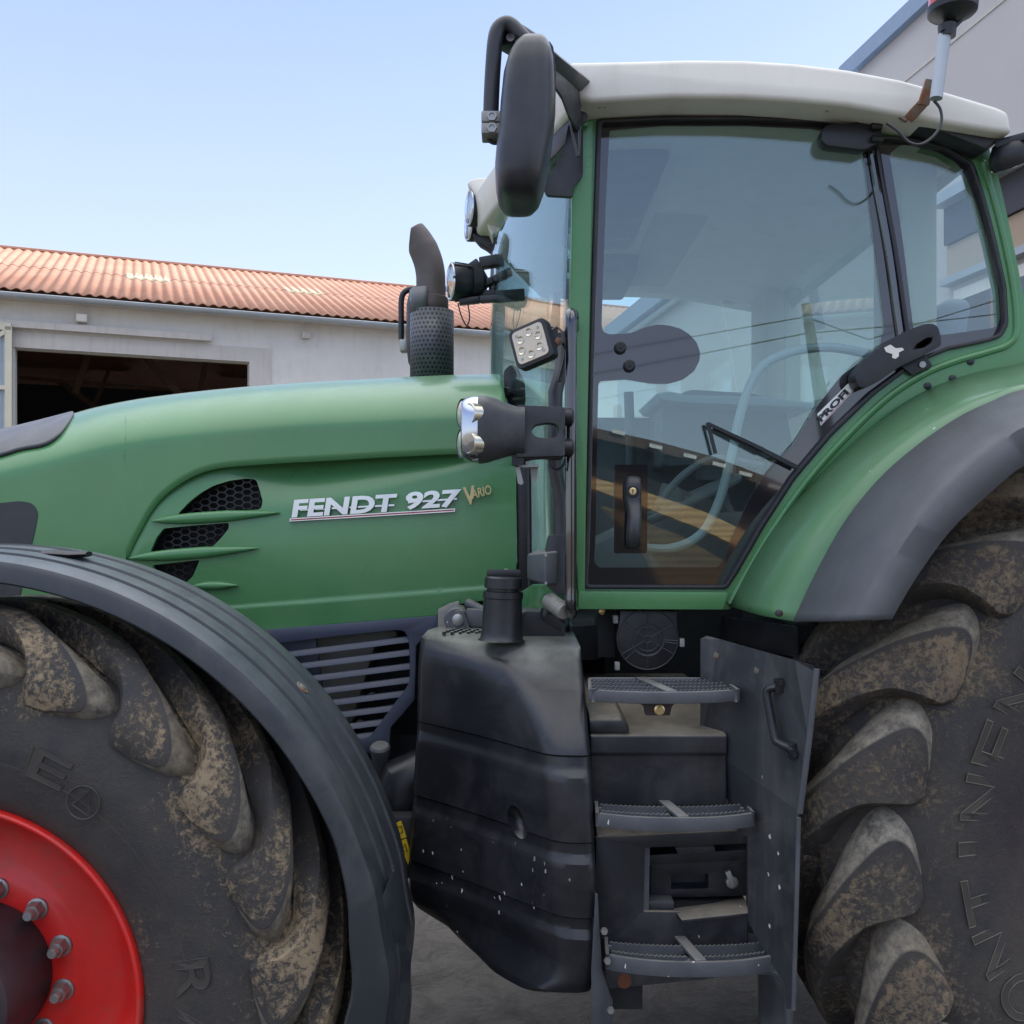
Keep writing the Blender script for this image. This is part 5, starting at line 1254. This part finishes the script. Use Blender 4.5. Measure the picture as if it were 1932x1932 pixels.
# square work light
ls = Vector(P(1001, 648, 2.12)); nx_ = Vector((-.45, -.88, .05)).normalized(); ux = Vector((.88, -.45, 0)); ux = (ux-nx_*ux.dot(nx_)).normalized(); uz = nx_.cross(ux)*-1
if uz.z < 0: uz = -uz
ca, sa = math.cos(rad(17)), math.sin(rad(17)); ex_, ez = ux*ca+uz*sa, uz*ca-ux*sa
def sq(u, v, w_): return ls+ex_*u+ez*v+nx_*w_
hs = .047
poly = rnd([(-hs, -hs), (hs, -hs), (hs, hs), (-hs, hs)], .014)
g = G(); g.plate(poly, (), lambda a, b, t: sq(a, b, -t), .03); lb = g.build('square_work_light', 'black', T, bevel=.005, label='square led work light with seven lenses')
g = G(); g.plate([(a*.82, b*.82) for a, b in poly], (), lambda a, b, t: sq(a, b, .003-t), .004); g.build('lamp_face', 'led', lb, smooth=False)
for k in range(6):
    a = rad(60*k+22); g = G(); g.lathe(sq(.0255*math.cos(a), .0255*math.sin(a), .0045), [(-.002, .0088), (0.0, .0088), (-.001, .006), (-.004, .002)], 16, nx_); g.build('led', 'ledc', lb)
for k in range(4):
    a = rad(90*k+45); g = G(); g.lathe(sq(.046*math.cos(a)*.85, .046*math.sin(a)*.85, .0045), [(-.002, .0035), (0, .003)], 10, nx_); g.build('screw', 'zinc', lb)
g = G()
for k in range(5): g.obox(sq(.0, -.03+.015*k, -.042), ex_*.035, ez*.003, nx_*.014)
g.bar(P(1035, 640, 2.17), P(1075, 626, 2.2), .012, .012); g.obox(P(1037, 638, 2.17), (.018, 0, 0), (0, .02, 0), (0, 0, .022)); g.build('cooling_fins', 'black', lb)
g = G(); g.tube([P(x, y, 2.15) for x, y in ((1030, 630), (1050, 616), (1060, 625), (1062, 645), (1040, 660))], .0028, 6); g.tube([P(1048, 648, 2.15), P(1056, 640, 2.15)], .008, 8); g.build('light_bracket', 'rustzinc', lb)
g = G(); g.tube(cr([P(x, y, 2.2) for x, y in ((1062, 645), (1068, 660), (1064, 690), (1055, 720))], 4), .006, 8); g.build('cable', 'black', lb)
# marker box low on the cab corner
g = G(); g.obox((0, 0, 0), (1, 0, 0), (0, 1, 0), (0, 0, 1)); g = G()
a0 = P(994, 1043, 2.24); 
g.rings([[P(994, 1046, 2.24), P(1028, 1042, 2.14), P(1052, 1040, 2.17), P(1052, 1036, 2.30), P(1010, 1038, 2.32)], [P(994, 1094, 2.24), P(1028, 1103, 2.14), P(1050, 1104, 2.17), P(1050, 1098, 2.30), P(1010, 1092, 2.32)]]); mk = g.build('marker_lamp_box', 'steel', T, bevel=.006, seg=3)
for y in (1048, 1100):
    g = G(); g.lathe(P(1030, y, 2.143), [(0, .0035), (-.003, .003)], 10, 'y'); g.build('screw', 'zinc', mk)
g = G(); g.pp(rnd([(1038, 1009), (1068, 1009), (1068, 1120), (1058, 1124), (1045, 1118), (1030, 1104), (1030, 1045)], 4), 2.2, .12); g.build('corner_cover', 'plastic', mk, bevel=.008)
g = G(); hz = [P(1034+32*t, 1132+22*t, 2.2-.05*t) for t in [i/16 for i in range(17)]]; g.tube(hz, [.018+.0022*(i % 2) for i in range(17)], 14); g.build('corrugated_sleeve', 'alu', T)
g = G(); g.tube(cr([P(x, y, 2.25) for x, y in ((1032, 1150), (1030, 1162), (1045, 1172), (1062, 1182))], 5), .014, 10); g.build('hose', 'black', T)
g = G(); g.pp(rnd([(1004, 1104), (1046, 1104), (1060, 1150), (1060, 1175), (1000, 1168), (996, 1150)], 3), 2.42, .05); g.pp([(972, 1125), (1006, 1104), (1004, 1168), (972, 1160)], 2.45, .04); g.build('cab_foot', 'green', T, bevel=.005)
g = G(); g.pp([(974, 880), (1002, 880), (1002, 1125), (978, 1125)], 2.62, .3); g.build('cab_front_panel', 'rubber', T, bevel=.004)
g = G(); g.tube([P(998, 885, 2.5), P(1000, 1120, 2.5)], .006, 8); g.build('panel_edge', 'rubber', T)

# ================================================================ beacon and rear lamp
YB = 2.12
be = G(); be.tube([P(1766, 186, YB), P(1783, 62, YB)], .0135, 16); bp_ = be.build('beacon_pole', 'galv', T, label='galvanised beacon pole')
g = G(); g.lathe(P(1797, 24, YB), [(-.022, .012), (-.012, .028), (-.004, .048), (.0, .052), (.014, .0535), (.016, .05)], 36, 'z'); bb_ = g.build('beacon_base', 'black', bp_)
g = G(); g.lathe(P(1797, 24, YB), [(.014, .050), (.03, .0495), (.10, .046), (.125, .036), (.13, .002)], 36, 'z'); g.build('beacon_lens', 'beacon', bb_)
g = G(); g.lathe(P(1787, 60, YB), [(-.012, .018), (.014, .02), (.02, .012)], 16, 'z'); g.bar(P(1774, 54, YB-.01), P(1802, 48, YB-.01), .012, .012); g.tube([P(1800, 50, YB), P(1812, 38, YB)], .006, 8); g.build('beacon_clamp', 'black', bp_)
g = G(); g.bar(P(1756, 150, YB+.03), P(1742, 198, YB+.05), .024, .012, up=(0, 1, 0)); g.bar(P(1744, 192, YB+.05), P(1714, 225, YB+.09), .024, .012, up=(0, 1, 0)); g.bar(P(1714, 225, YB+.09), P(1690, 210, YB+.10), .02, .01, up=(0, 1, 0)); g.build('beacon_bracket', 'rustzinc', bp_, bevel=.002)
g = G(); g.tube(cr([P(x, y, YB) for x, y in ((1762, 190), (1774, 206), (1776, 232), (1762, 256), (1738, 272), (1715, 268), (1695, 248), (1672, 232))], 6), .0032, 8); g.build('cable', 'plastic', bp_)
rl = lamp('rear_work_light', P(1912, 300, 2.25), (.45, .35, -.8), .052, T, depth=.05)
g = G(); g.bar(P(1880, 278, 2.25), P(1960, 256, 2.2), .05, .02); g.build('lamp_bracket', 'black', rl, bevel=.004)
# ================================================================ tank
def zof(y, Y): return CH-(y-HY)/F*Y
sec = []   # each ring: z, then A(left front), M, B(near corner), C(right near) ; back corners follow
def ring(z, A, Mm, B, C, yb=2.62):
    (ax_, ay), (mx, my), (bx_, by), (cx_, cy) = A, Mm, B, C
    return [(ax_+.03, yb, z), (ax_, ay, z), (mx, my, z), (bx_, by, z), (cx_, cy, z), (cx_+.0, yb, z)]
def X(px, Y): return (px-CX)/F*Y
def interp(z, tab):
    tab = sorted(tab)
    return tuple(smo([(q[0], q[1][i]) for q in tab], z) for i in range(8))
    if z <= tab[0][0]: return tab[0][1]
    for (a, u), (b, v) in zip(tab, tab[1:]):
        if z <= b: t = (z-a)/(b-a); return tuple(p+(q-p)*t for p, q in zip(u, v))
    return tab[-1][1]
YA = 2.34; YN = 1.97
#   z : (Ax, Ay, Mx, My, Bx, By, Cx, Cy)
tabk = [
 (1.482, (X(800, 2.36), 2.40, X(860, 2.40), 2.36, X(960, 2.30), 2.30, X(1086, 2.28), 2.28)),
 (1.470, (X(792, 2.36), 2.37, X(850, 2.34), 2.32, X(960, 2.22), 2.22, X(1096, 2.17), 2.17)),
 (1.440, (X(789, 2.35), 2.355, X(860, 2.30), 2.26, X(965, 2.15), 2.15, X(1099, 2.12), 2.12)),
 (1.390, (X(787, 2.35), 2.35, X(880, 2.24), 2.22, X(990, 2.08), 2.08, X(1104, 2.06), 2.06)),
 (1.330, (X(786, 2.345), 2.345, X(900, 2.20), 2.19, X(1018, 2.02), 2.02, X(1109, 2.005), 2.005)),
 (1.262, (X(785, 2.34), 2.34, X(905, 2.17), 2.17, X(1040, 1.975), 1.975, X(1115, 1.97), 1.97)),
 (1.090, (X(777, 2.33), 2.33, X(905, 2.16), 2.16, X(1052, 1.965), 1.965, X(1122, 1.96), 1.96)),
 (.960, (X(771, 2.32), 2.32, X(892, 2.16), 2.16, X(1060, 1.965), 1.965, X(1128, 1.96), 1.96)),
 (.880, (X(769, 2.31), 2.31, X(885, 2.17), 2.18, X(1066, 1.965), 1.965, X(1127, 1.96), 1.96)),
 (.835, (X(772, 2.30), 2.31, X(882, 2.20), 2.21, X(1067, 1.966), 1.966, X(1126, 1.962), 1.962)),
 (.800, (X(790, 2.30), 2.34, X(888, 2.18), 2.18, X(1058, 1.965), 1.965, X(1122, 1.966), 1.966)),
 (.775, (X(822, 2.30), 2.38, X(897, 2.14), 2.14, X(1030, 1.975), 1.975, X(1116, 1.975), 1.975)),
 (.760, (X(870, 2.28), 2.42, X(915, 2.12), 2.12, X(995, 2.01), 2.01, X(1105, 2.0), 2.0))]
ribs = [zof(1437, 1.97), zof(1600, 1.965), zof(1742, 1.965)]
zs = set(t[0] for t in tabk)
for r in ribs: zs |= {r+.014, r+.012, r+.006, r-.006, r-.016, r-.022, r-.028, r-.034}
for k in range(40): zs.add(.76+.722*k/40)
rows = []
for z in sorted(zs):
    v = interp(z, tabk); dpt = 0
    for r in ribs:
        if z < r+.012: dpt = max(dpt, .010*min(1, (r+.012-z)/.006)*max(0, min(1, (z-(r-.034))/.018)))
    A, Mm, B, C = (v[0], v[1]), (v[2], v[3]), (v[4], v[5]), (v[6], v[7])
    pl = [(A[0]+.06, 2.66), (A[0]+.004, A[1]+.05), A, Mm, B, C, (C[0]+.002, C[1]+.05), (C[0], 2.66)]
    # round the plan corners
    out = []
    for i, p in enumerate(pl):
        if i in (0, 7): out.append(p); continue
        a, b, c = Vector(pl[i-1]), Vector(p), Vector(pl[i+1]); q = {2: .035, 3: .10, 4: .035, 5: .03}.get(i, .01)
        d1, d2 = a-b, c-b; q = min(q, d1.length*.45, d2.length*.45); p0, p1 = b+d1.normalized()*q, b+d2.normalized()*q
        for k in range(6): t = k/5; w_ = p0*(1-t)**2+b*2*t*(1-t)+p1*t*t; out.append((w_.x, w_.y))
    rows.append([(x, y+(dpt if y < 2.45 else 0), z) for x, y in out])
g = G(); g.rings(rows); tank = g.build('fuel_tank', 'tank', T, ang=28, label='large black plastic fuel tank with white specks')
bpy.ops.mesh.primitive_uv_sphere_add(segments=24, ring_count=14); ob = bpy.context.object; ob.name = 'c'
ob.scale = (.028, .055, .042); ob.rotation_euler = (0, rad(-28), rad(-18)); ob.location = P(966, 1556, 2.045)
boolcut(tank, [ob])
for p in tank.data.polygons: p.use_smooth = True
tank.data.set_sharp_from_angle(angle=rad(28))
# filler neck and cap
g = G(); c = P(946, 1208, 2.22); nk = [(0, .056), (.004, .051), (.02, .0475), (.06, .0465), (.098, .0455), (.100, .0475), (.114, .047), (.116, .040)]
g.lathe(c, nk, 40, (.035, 0, 1)); fn = g.build('filler_neck', 'black', T, ang=40, label='black fuel filler neck with cap')
g = G(); c2 = c+Vector((.035, 0, 1)).normalized()*.114
g.lathe(c2, [(0, .038), (.008, .038), (.009, .0445), (.032, .044), (.036, .040), (.036, .001)], 40, (.035, 0, 1)); cp_ = g.build('filler_cap', 'black', fn, ang=40)
g = G(); g.obox(c2+Vector((.002, 0, .043)), (.040, 0, 0), (0, .009, 0), (0, 0, .009)); g.build('cap_grip', 'black', cp_, bevel=.004)
g = G(); g.lathe(c2+Vector((.008, 0, .052)), [(0, .006), (.002, .006), (.002, .004)], 16, 'z'); g.build('cap_lock', 'zinc', cp_)
for k in range(30):
    pass
g = G()
for k in range(5):
    x0 = 838+k*15
    for j in range(4): g.box((X(x0+j*5, 2.42), 2.36+j*.025-.01, 1.480), (X(x0+j*5, 2.42)+.008, 2.36+j*.025+.012, 1.487))
g.build('tread_pips', 'tank', tank)

# ================================================================ steps
def step(xl, xr_, yf, Yf, xbr, Yb, th, nbar, lab, tilt=0):
    z = zof(yf, Yf); xL, xR = X(xl, Yf), X(xr_, Yf); xB = X(xbr, Yb); xBL = X(xl+2, Yb) if xl > 1120 else xL
    xBL = xL+.012
    cxm = (xL+xR)/2
    def yfront(x): t = (x-cxm)/((xR-xL)/2); return Yf-.03+.035*abs(t)**2.4
    ptsf = [(xL+(xR-xL)*k/16, yfront(xL+(xR-xL)*k/16)) for k in range(17)]
    out = [(xBL, Yb)]+ptsf+[(xR+.0, Yf+.05), (xB, Yb)]
    cc = (sum(p[0] for p in out)/len(out), sum(p[1] for p in out)/len(out))
    def ins(p, d):
        v = Vector((p[0]-cc[0], p[1]-cc[1])); return (cc[0]+v.x*(1-d/abs((xR-xL)/2)), p[1]+(d if p[1] < cc[1] else -d))
    inn = [ins(p, .007) for p in out]
    out = rnd(out, [.012]*len(out), 3); inn = [ins(p, .007) for p in out]
    g = G(); g.rings([[(a, b, z-th) for a, b in out], [(a, b, z) for a, b in out], [(a, b, z) for a, b in inn], [(a, b, z-th) for a, b in inn]], True, False, True)
    st = g.build('step', 'steel', T, bevel=.0015, ang=50, label=lab)
    bars = []
    for k in range(nbar):
        f = (k+.35)/nbar
        for half in (0, 1):
            xa_, xb_ = (xL+.014, cxm-.012) if half == 0 else (cxm+.012, xR-.014)
            n = int((xb_-xa_)/.0085); g = G(); top = []; 
            def yy(x): return yfront(x)+.010+(Yb-.02-yfront(x))*f
            xe = xb_
            if half: xe = min(xb_, xR-.012-(xR-xB)*f)
            n = int((xe-xa_)/.0095)
            rw = []
            for i in range(n*2+1):
                x = xa_+(xe-xa_)*i/(n*2); y = yy(x); zt = z+(.001 if i % 2 else -.0018)
                rw.append([(x, y-.0028, z-.02), (x, y-.0028, zt), (x, y+.0028, zt), (x, y+.0028, z-.02)])
            g.rings(rw); g.build('tread_bar', 'steel', st, smooth=False)
            for q in (.04, .96):
                x = xa_+(xe-xa_)*q; g = G(); g.bar((x, yy(x), z-.012), (x+(-.012 if q < .5 else .012), yy(x), z-.012), .010, .012); g.build('weld', 'steel', st, bevel=.003)
    g = G(); a = Vector((cxm+.012, yfront(cxm)+.006, z-.002)); b = Vector((cxm-.030, Yb-.006, z-.002)); g.bar(a, b, .024, .008); g.build('cross_strip', 'steel', st, bevel=.002)
    return st, z, cxm
s1, z1_, c1 = step(1110, 1397, 1301, 1.98, 1362, 2.145, .025, 4, 'upper serrated metal step')
s2, z2_, c2_ = step(1124, 1427, 1535, 1.95, 1386, 2.15, .028, 4, 'middle serrated metal step')
s3, z3_, c3 = step(1143, 1472, 1803, 1.95, 1427, 2.14, .031, 4, 'bottom serrated metal step with light rust')
g = G(); g.pp(rnd([(1200, 1322), (1282, 1322), (1268, 1332), (1264, 1350), (1218, 1350), (1214, 1332)], 3), 1.99, .012); sb = g.build('step_bracket', 'hub', s1, bevel=.001)
g = G(); g.lathe(P(1244, 1339, 1.99), [(0, .011), (-.003, .011), (-.004, .008), (-.009, .008)], 24, 'y'); g.build('brass_bolt', 'brass', s1)
# bodies behind the steps
def profbox(name, xl, xr_, prof, mat, parent=T, bev=.012, lab=None, holes=None):
    """side profile (Y, z) swept between two X"""
    g = G(); g.rings([[(x, y, z) for y, z in prof] for x in (xl, xr_)]); return g.build(name, mat, parent, bevel=bev, seg=3, label=lab)
Yt = 2.04
tz = zof(1384, Yt)
ub = profbox('upper_step_box', X(1113, Yt), X(1371, Yt), [(Yt, zof(1520, Yt)), (Yt, zof(1470, Yt)), (Yt+.0, zof(1425, Yt)), (Yt-.006, zof(1420, Yt)), (Yt-.006, tz-.004), (Yt+.004, tz), (Yt+.16, tz+.002), (Yt+.30, tz+.055), (Yt+.5, tz+.055), (Yt+.5, .9)], 'mud_plastic', lab='muddy black box behind the upper steps')
g = G(); g.rings([[(X(1113, Yt)-.002, y, z), (X(1172, Yt), y, z), (X(1190, Yt), y, z-.03), (X(1113, Yt)-.002, y, z-.03)] for y, z in ((Yt-.004, tz+.03), (Yt+.02, tz+.04), (Yt+.35, tz+.06))]); g.build('box_shoulder', 'mud_plastic', ub, bevel=.006)
tz2 = zof(1580, Yt)
g = G(); g.plate([(1124, 1580), (1412, 1566), (1412, 1800), (1124, 1800)], [rnd([(1216, 1600), (1409, 1592), (1410, 1722), (1214, 1720)], 4)], lambda a, b, t: (lambda w_: (w_.x, Yt+t, w_.z))(P(a, b, Yt)), .012)
lb2 = g.build('lower_step_box', 'mud_plastic', T, bevel=.002, label='muddy black battery box behind the lower steps')
x0_, x1_ = X(1126, Yt), X(1411, Yt)
g = G(); g.rings([[(x, y, z) for y, z in ((Yt+.002, zof(1582, Yt)), (Yt+.03, zof(1566, Yt)), (Yt+.07, zof(1556, Yt)), (Yt+.5, zof(1556, Yt)), (Yt+.5, zof(1590, Yt)), (Yt+.013, zof(1592, Yt)))] for x in (x0_, x1_-.03)]); g.build('box_lid', 'mud_plastic', lb2, bevel=.004)
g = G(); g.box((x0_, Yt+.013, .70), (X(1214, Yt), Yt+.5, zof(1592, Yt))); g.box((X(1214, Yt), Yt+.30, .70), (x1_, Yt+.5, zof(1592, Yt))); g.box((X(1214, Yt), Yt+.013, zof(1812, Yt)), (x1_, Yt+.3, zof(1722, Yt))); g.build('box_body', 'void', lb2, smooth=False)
Yb_ = 2.10
g = G(); g.pp(rnd([(1226, 1632), (1410, 1622), (1409, 1690), (1228, 1694)], 2), Yb_, .18, [rnd([(1266, 1652), (1337, 1648), (1337, 1676), (1266, 1678)], 3)]); bt = g.build('battery', 'black', T, bevel=.003, label='black battery in the open box')
g = G(); g.pbox(1262, 1646, 1342, 1680, Yb_+.04, .02); g.build('battery_recess', 'plastic', bt, smooth=False)
g = G(); g.pp(rnd([(1222, 1614), (1414, 1603), (1414, 1622), (1224, 1632)], 2), Yb_-.015, .20); g.pp(rnd([(1224, 1605), (1290, 1600), (1290, 1612), (1224, 1616)], 1), Yb_+.03, .1); g.build('battery_lid', 'black', bt, bevel=.004)
g = G(); g.pp(rnd([(1274, 1600), (1348, 1597), (1350, 1607), (1280, 1612)], 2), Yb_-.035, .08); g.build('strap', 'mud_plastic', bt, bevel=.002)
g = G(); g.lathe(P(1379, 1661, Yb_), [(0, .013), (-.014, .014), (-.017, .010)], 24, 'y'); g.bar(P(1372, 1643, Yb_-.018), P(1384, 1672, Yb_-.018), .012, .012, up=(0, 1, 0)); g.build('latch_knob', 'zinc', bt, bevel=.001)
g = G(); g.rings([[P(1252, 1700, 2.16), P(1400, 1686, 2.16), P(1400, 1690, 2.16), P(1252, 1704, 2.16)], [P(1272, 1716, 2.05), P(1411, 1706, 2.05), P(1411, 1712, 2.05), P(1272, 1722, 2.05)], [P(1286, 1736, 2.02), P(1418, 1722, 2.02), P(1418, 1727, 2.02), P(1286, 1741, 2.02)]]); g.build('flap', 'mud_plastic', bt, bevel=.001)
g = G(); g.pbox(1216, 1702, 1272, 1718, 2.06, .08); g.build('tray', 'plastic', bt, bevel=.002)
g = G(); g.pp([(1216, 1600), (1226, 1598), (1224, 1720), (1212, 1722)], 2.05, .004); g.build('box_edge', 'steel', lb2, smooth=False)
# step hangers
g = G(); g.ppf([(1124, 1688), (1128, 1690), (1131, 1752), (1136, 1830), (1146, 1862), (1156, 1890), (1155, 1990), (1118, 1990), (1116, 1834)], lambda a, b: 1.93+.0016*(a-1116), .012); hgL = g.build('step_hanger', 'steel', T, bevel=.001)
g = G(); g.pp([(1140, 1832), (1440, 1818), (1440, 1832), (1330, 1848), (1146, 1866)], 2.02, .01); g.build('step_brace', 'plate', hgL, bevel=.001)
g = G(); g.lathe(P(1178, 1851, 2.02), [(0, .016), (-.002, .015)], 20, 'y'); g.build('rust_spot', surf('rust', (.13, .045, .02), .8, var=.3), hgL)
g = G(); g.ppf(rnd([(1434, 1822), (1452, 1828), (1490, 1862), (1492, 1900), (1480, 1990), (1436, 1990)], 4), lambda a, b: 2.06-.0008*(a-1434), .02); hgR = g.build('step_hanger', 'plate', T, bevel=.002)
g = G(); g.tube([P(x, y, 1.99) for x, y in ((1436, 1822), (1470, 1838), (1488, 1856), (1489, 1990))], .009, 8); g.bar(P(1420, 1812, 2.1), P(1436, 1824, 2.0), .03, .03); g.build('hanger_edge', 'steel', hgR)
for pos_ in ((1140, 1756), (1146, 1812), (1152, 1905)):
    g = G(); g.lathe(P(*pos_, 1.945), [(0, .008), (-.006, .007)], 6, 'y'); g.build('bolt', 'zinc', hgL)

# ================================================================ dark side plate beside the steps
def plY(a, b): return 2.12-.27*max(0, min(1, (a-1340)/180))
pt_ = [(1322, 1206), (1334, 1200), (1358, 1206), (1450, 1232), (1500, 1246), (1536, 1256), (1543, 1270), (1526, 1400), (1509, 1532), (1507, 1540), (1503, 1700), (1497, 1905), (1484, 1903), (1482, 1860), (1440, 1790), (1412, 1740), (1411, 1578), (1374, 1560), (1322, 1400)]
n_ = G()
bmx = G(); bmx.ppf(pt_, plY, .006); plate = bmx.build('side_plate', 'plate', T, smooth=False, label='dark blue grey side plate with lift handle, between steps and rear tyre')
g = G(); g.tube([P(x, y, plY(x, y)-.002) for x, y in ((1541, 1262), (1526, 1400), (1509, 1534))], .006, 10); g.tube([P(x, y, plY(x, y)) for x, y in ((1507, 1542), (1503, 1700), (1497, 1905))], .0045, 10); g.build('rolled_edge', 'steel', plate)
g = G(); g.tube(cr([P(x, y, plY(x, y)-d_) for x, y, d_ in ((1470, 1284, .0), (1464, 1296, .012), (1450, 1300, .03), (1447, 1312, .034), (1454, 1350, .034), (1462, 1392, .034), (1470, 1402, .03), (1490, 1412, .014), (1500, 1426, .0))], 3), .0085, 10); hd = g.build('plate_handle', 'black', plate)
g = G(); g.pp(rnd([(1463, 1282), (1483, 1278), (1484, 1306), (1463, 1308)], 2), plY(1470, 0)-.012, .012); g.pp(rnd([(1488, 1406), (1502, 1402), (1506, 1430), (1492, 1434)], 2), plY(1496, 0)-.012, .012); g.build('handle_foot', 'black', hd, bevel=.003)
for x, y in ((1353, 1236), (1430, 1265), (1422, 1366), (1345, 1330), (1471, 1287), (1497, 1422)):
    g = G(); g.lathe(P(x, y, plY(x, y)-(.012 if x > 1460 else 0)), [(0, .0085), (-.003, .0085), (-.003, .005), (-.008, .005)], 14, 'y'); g.build('plate_bolt', 'rustzinc' if x < 1460 else 'black', plate)
g = G(); g.ppf(rnd([(1364, 1160), (1380, 1166), (1440, 1174), (1505, 1182), (1507, 1240), (1470, 1234), (1360, 1204)], 3), lambda a, b: 2.32-.26*max(0, min(1, (a-1364)/140))+(.03 if b > 1190 else 0), .02); g.build('mudguard_skirt', 'black', T, bevel=.003)
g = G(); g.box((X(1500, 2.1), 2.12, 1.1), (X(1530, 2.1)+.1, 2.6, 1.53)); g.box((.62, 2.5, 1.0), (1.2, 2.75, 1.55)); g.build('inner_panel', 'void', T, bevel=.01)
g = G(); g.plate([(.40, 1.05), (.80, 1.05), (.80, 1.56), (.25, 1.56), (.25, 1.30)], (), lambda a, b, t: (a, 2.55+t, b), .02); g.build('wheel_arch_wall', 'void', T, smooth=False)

# ================================================================ blower under the cab
cb = P(1222, 1206, 2.30); rb = .076
pl2 = [(cb.x+rb*math.cos(rad(a)), cb.z+rb*math.sin(rad(a))) for a in range(-200, 21, 10)]
pl2 += [(cb.x+rb*.93, cb.z+rb*.90), (cb.x-rb*.86, cb.z+rb*.92)]
g = G(); g.plate(pl2, (), lambda a, b, t: (a, 2.30+t, b), .10); bl = g.build('blower_housing', 'black', T, bevel=.003, label='round black heater blower housing under the cab')
for r in (.041, .039, .029, .0085, .0735): 
    g = G(); g.tube([(cb.x+r*math.cos(rad(a)), 2.299, cb.z+r*math.sin(rad(a))) for a in range(0, 361, 12)], .0013, 6); g.build('blower_ring', 'plastic', bl)
for a in (30, 90, 150, 210, 270, 330, -3, -9, 142, 222): 
    r0, r1 = (.009, .073) if a in (30, 90, 150, 210, 270, 330) else (.040, .073)
    g = G(); g.tube([(cb.x+r0*math.cos(rad(a)), 2.299, cb.z+r0*math.sin(rad(a))), (cb.x+r1*math.cos(rad(a)), 2.299, cb.z+r1*math.sin(rad(a)))], .0013, 6); g.build('blower_rib', 'plastic', bl)
for x, y in ((1286, 1212), (1164, 1256), (1161, 1168)):
    g = G(); g.obox(P(x, y, 2.31), (.006, 0, 0), (0, .01, 0), (0, 0, .010)); g.build('clip', 'dullalu', bl, bevel=.002)
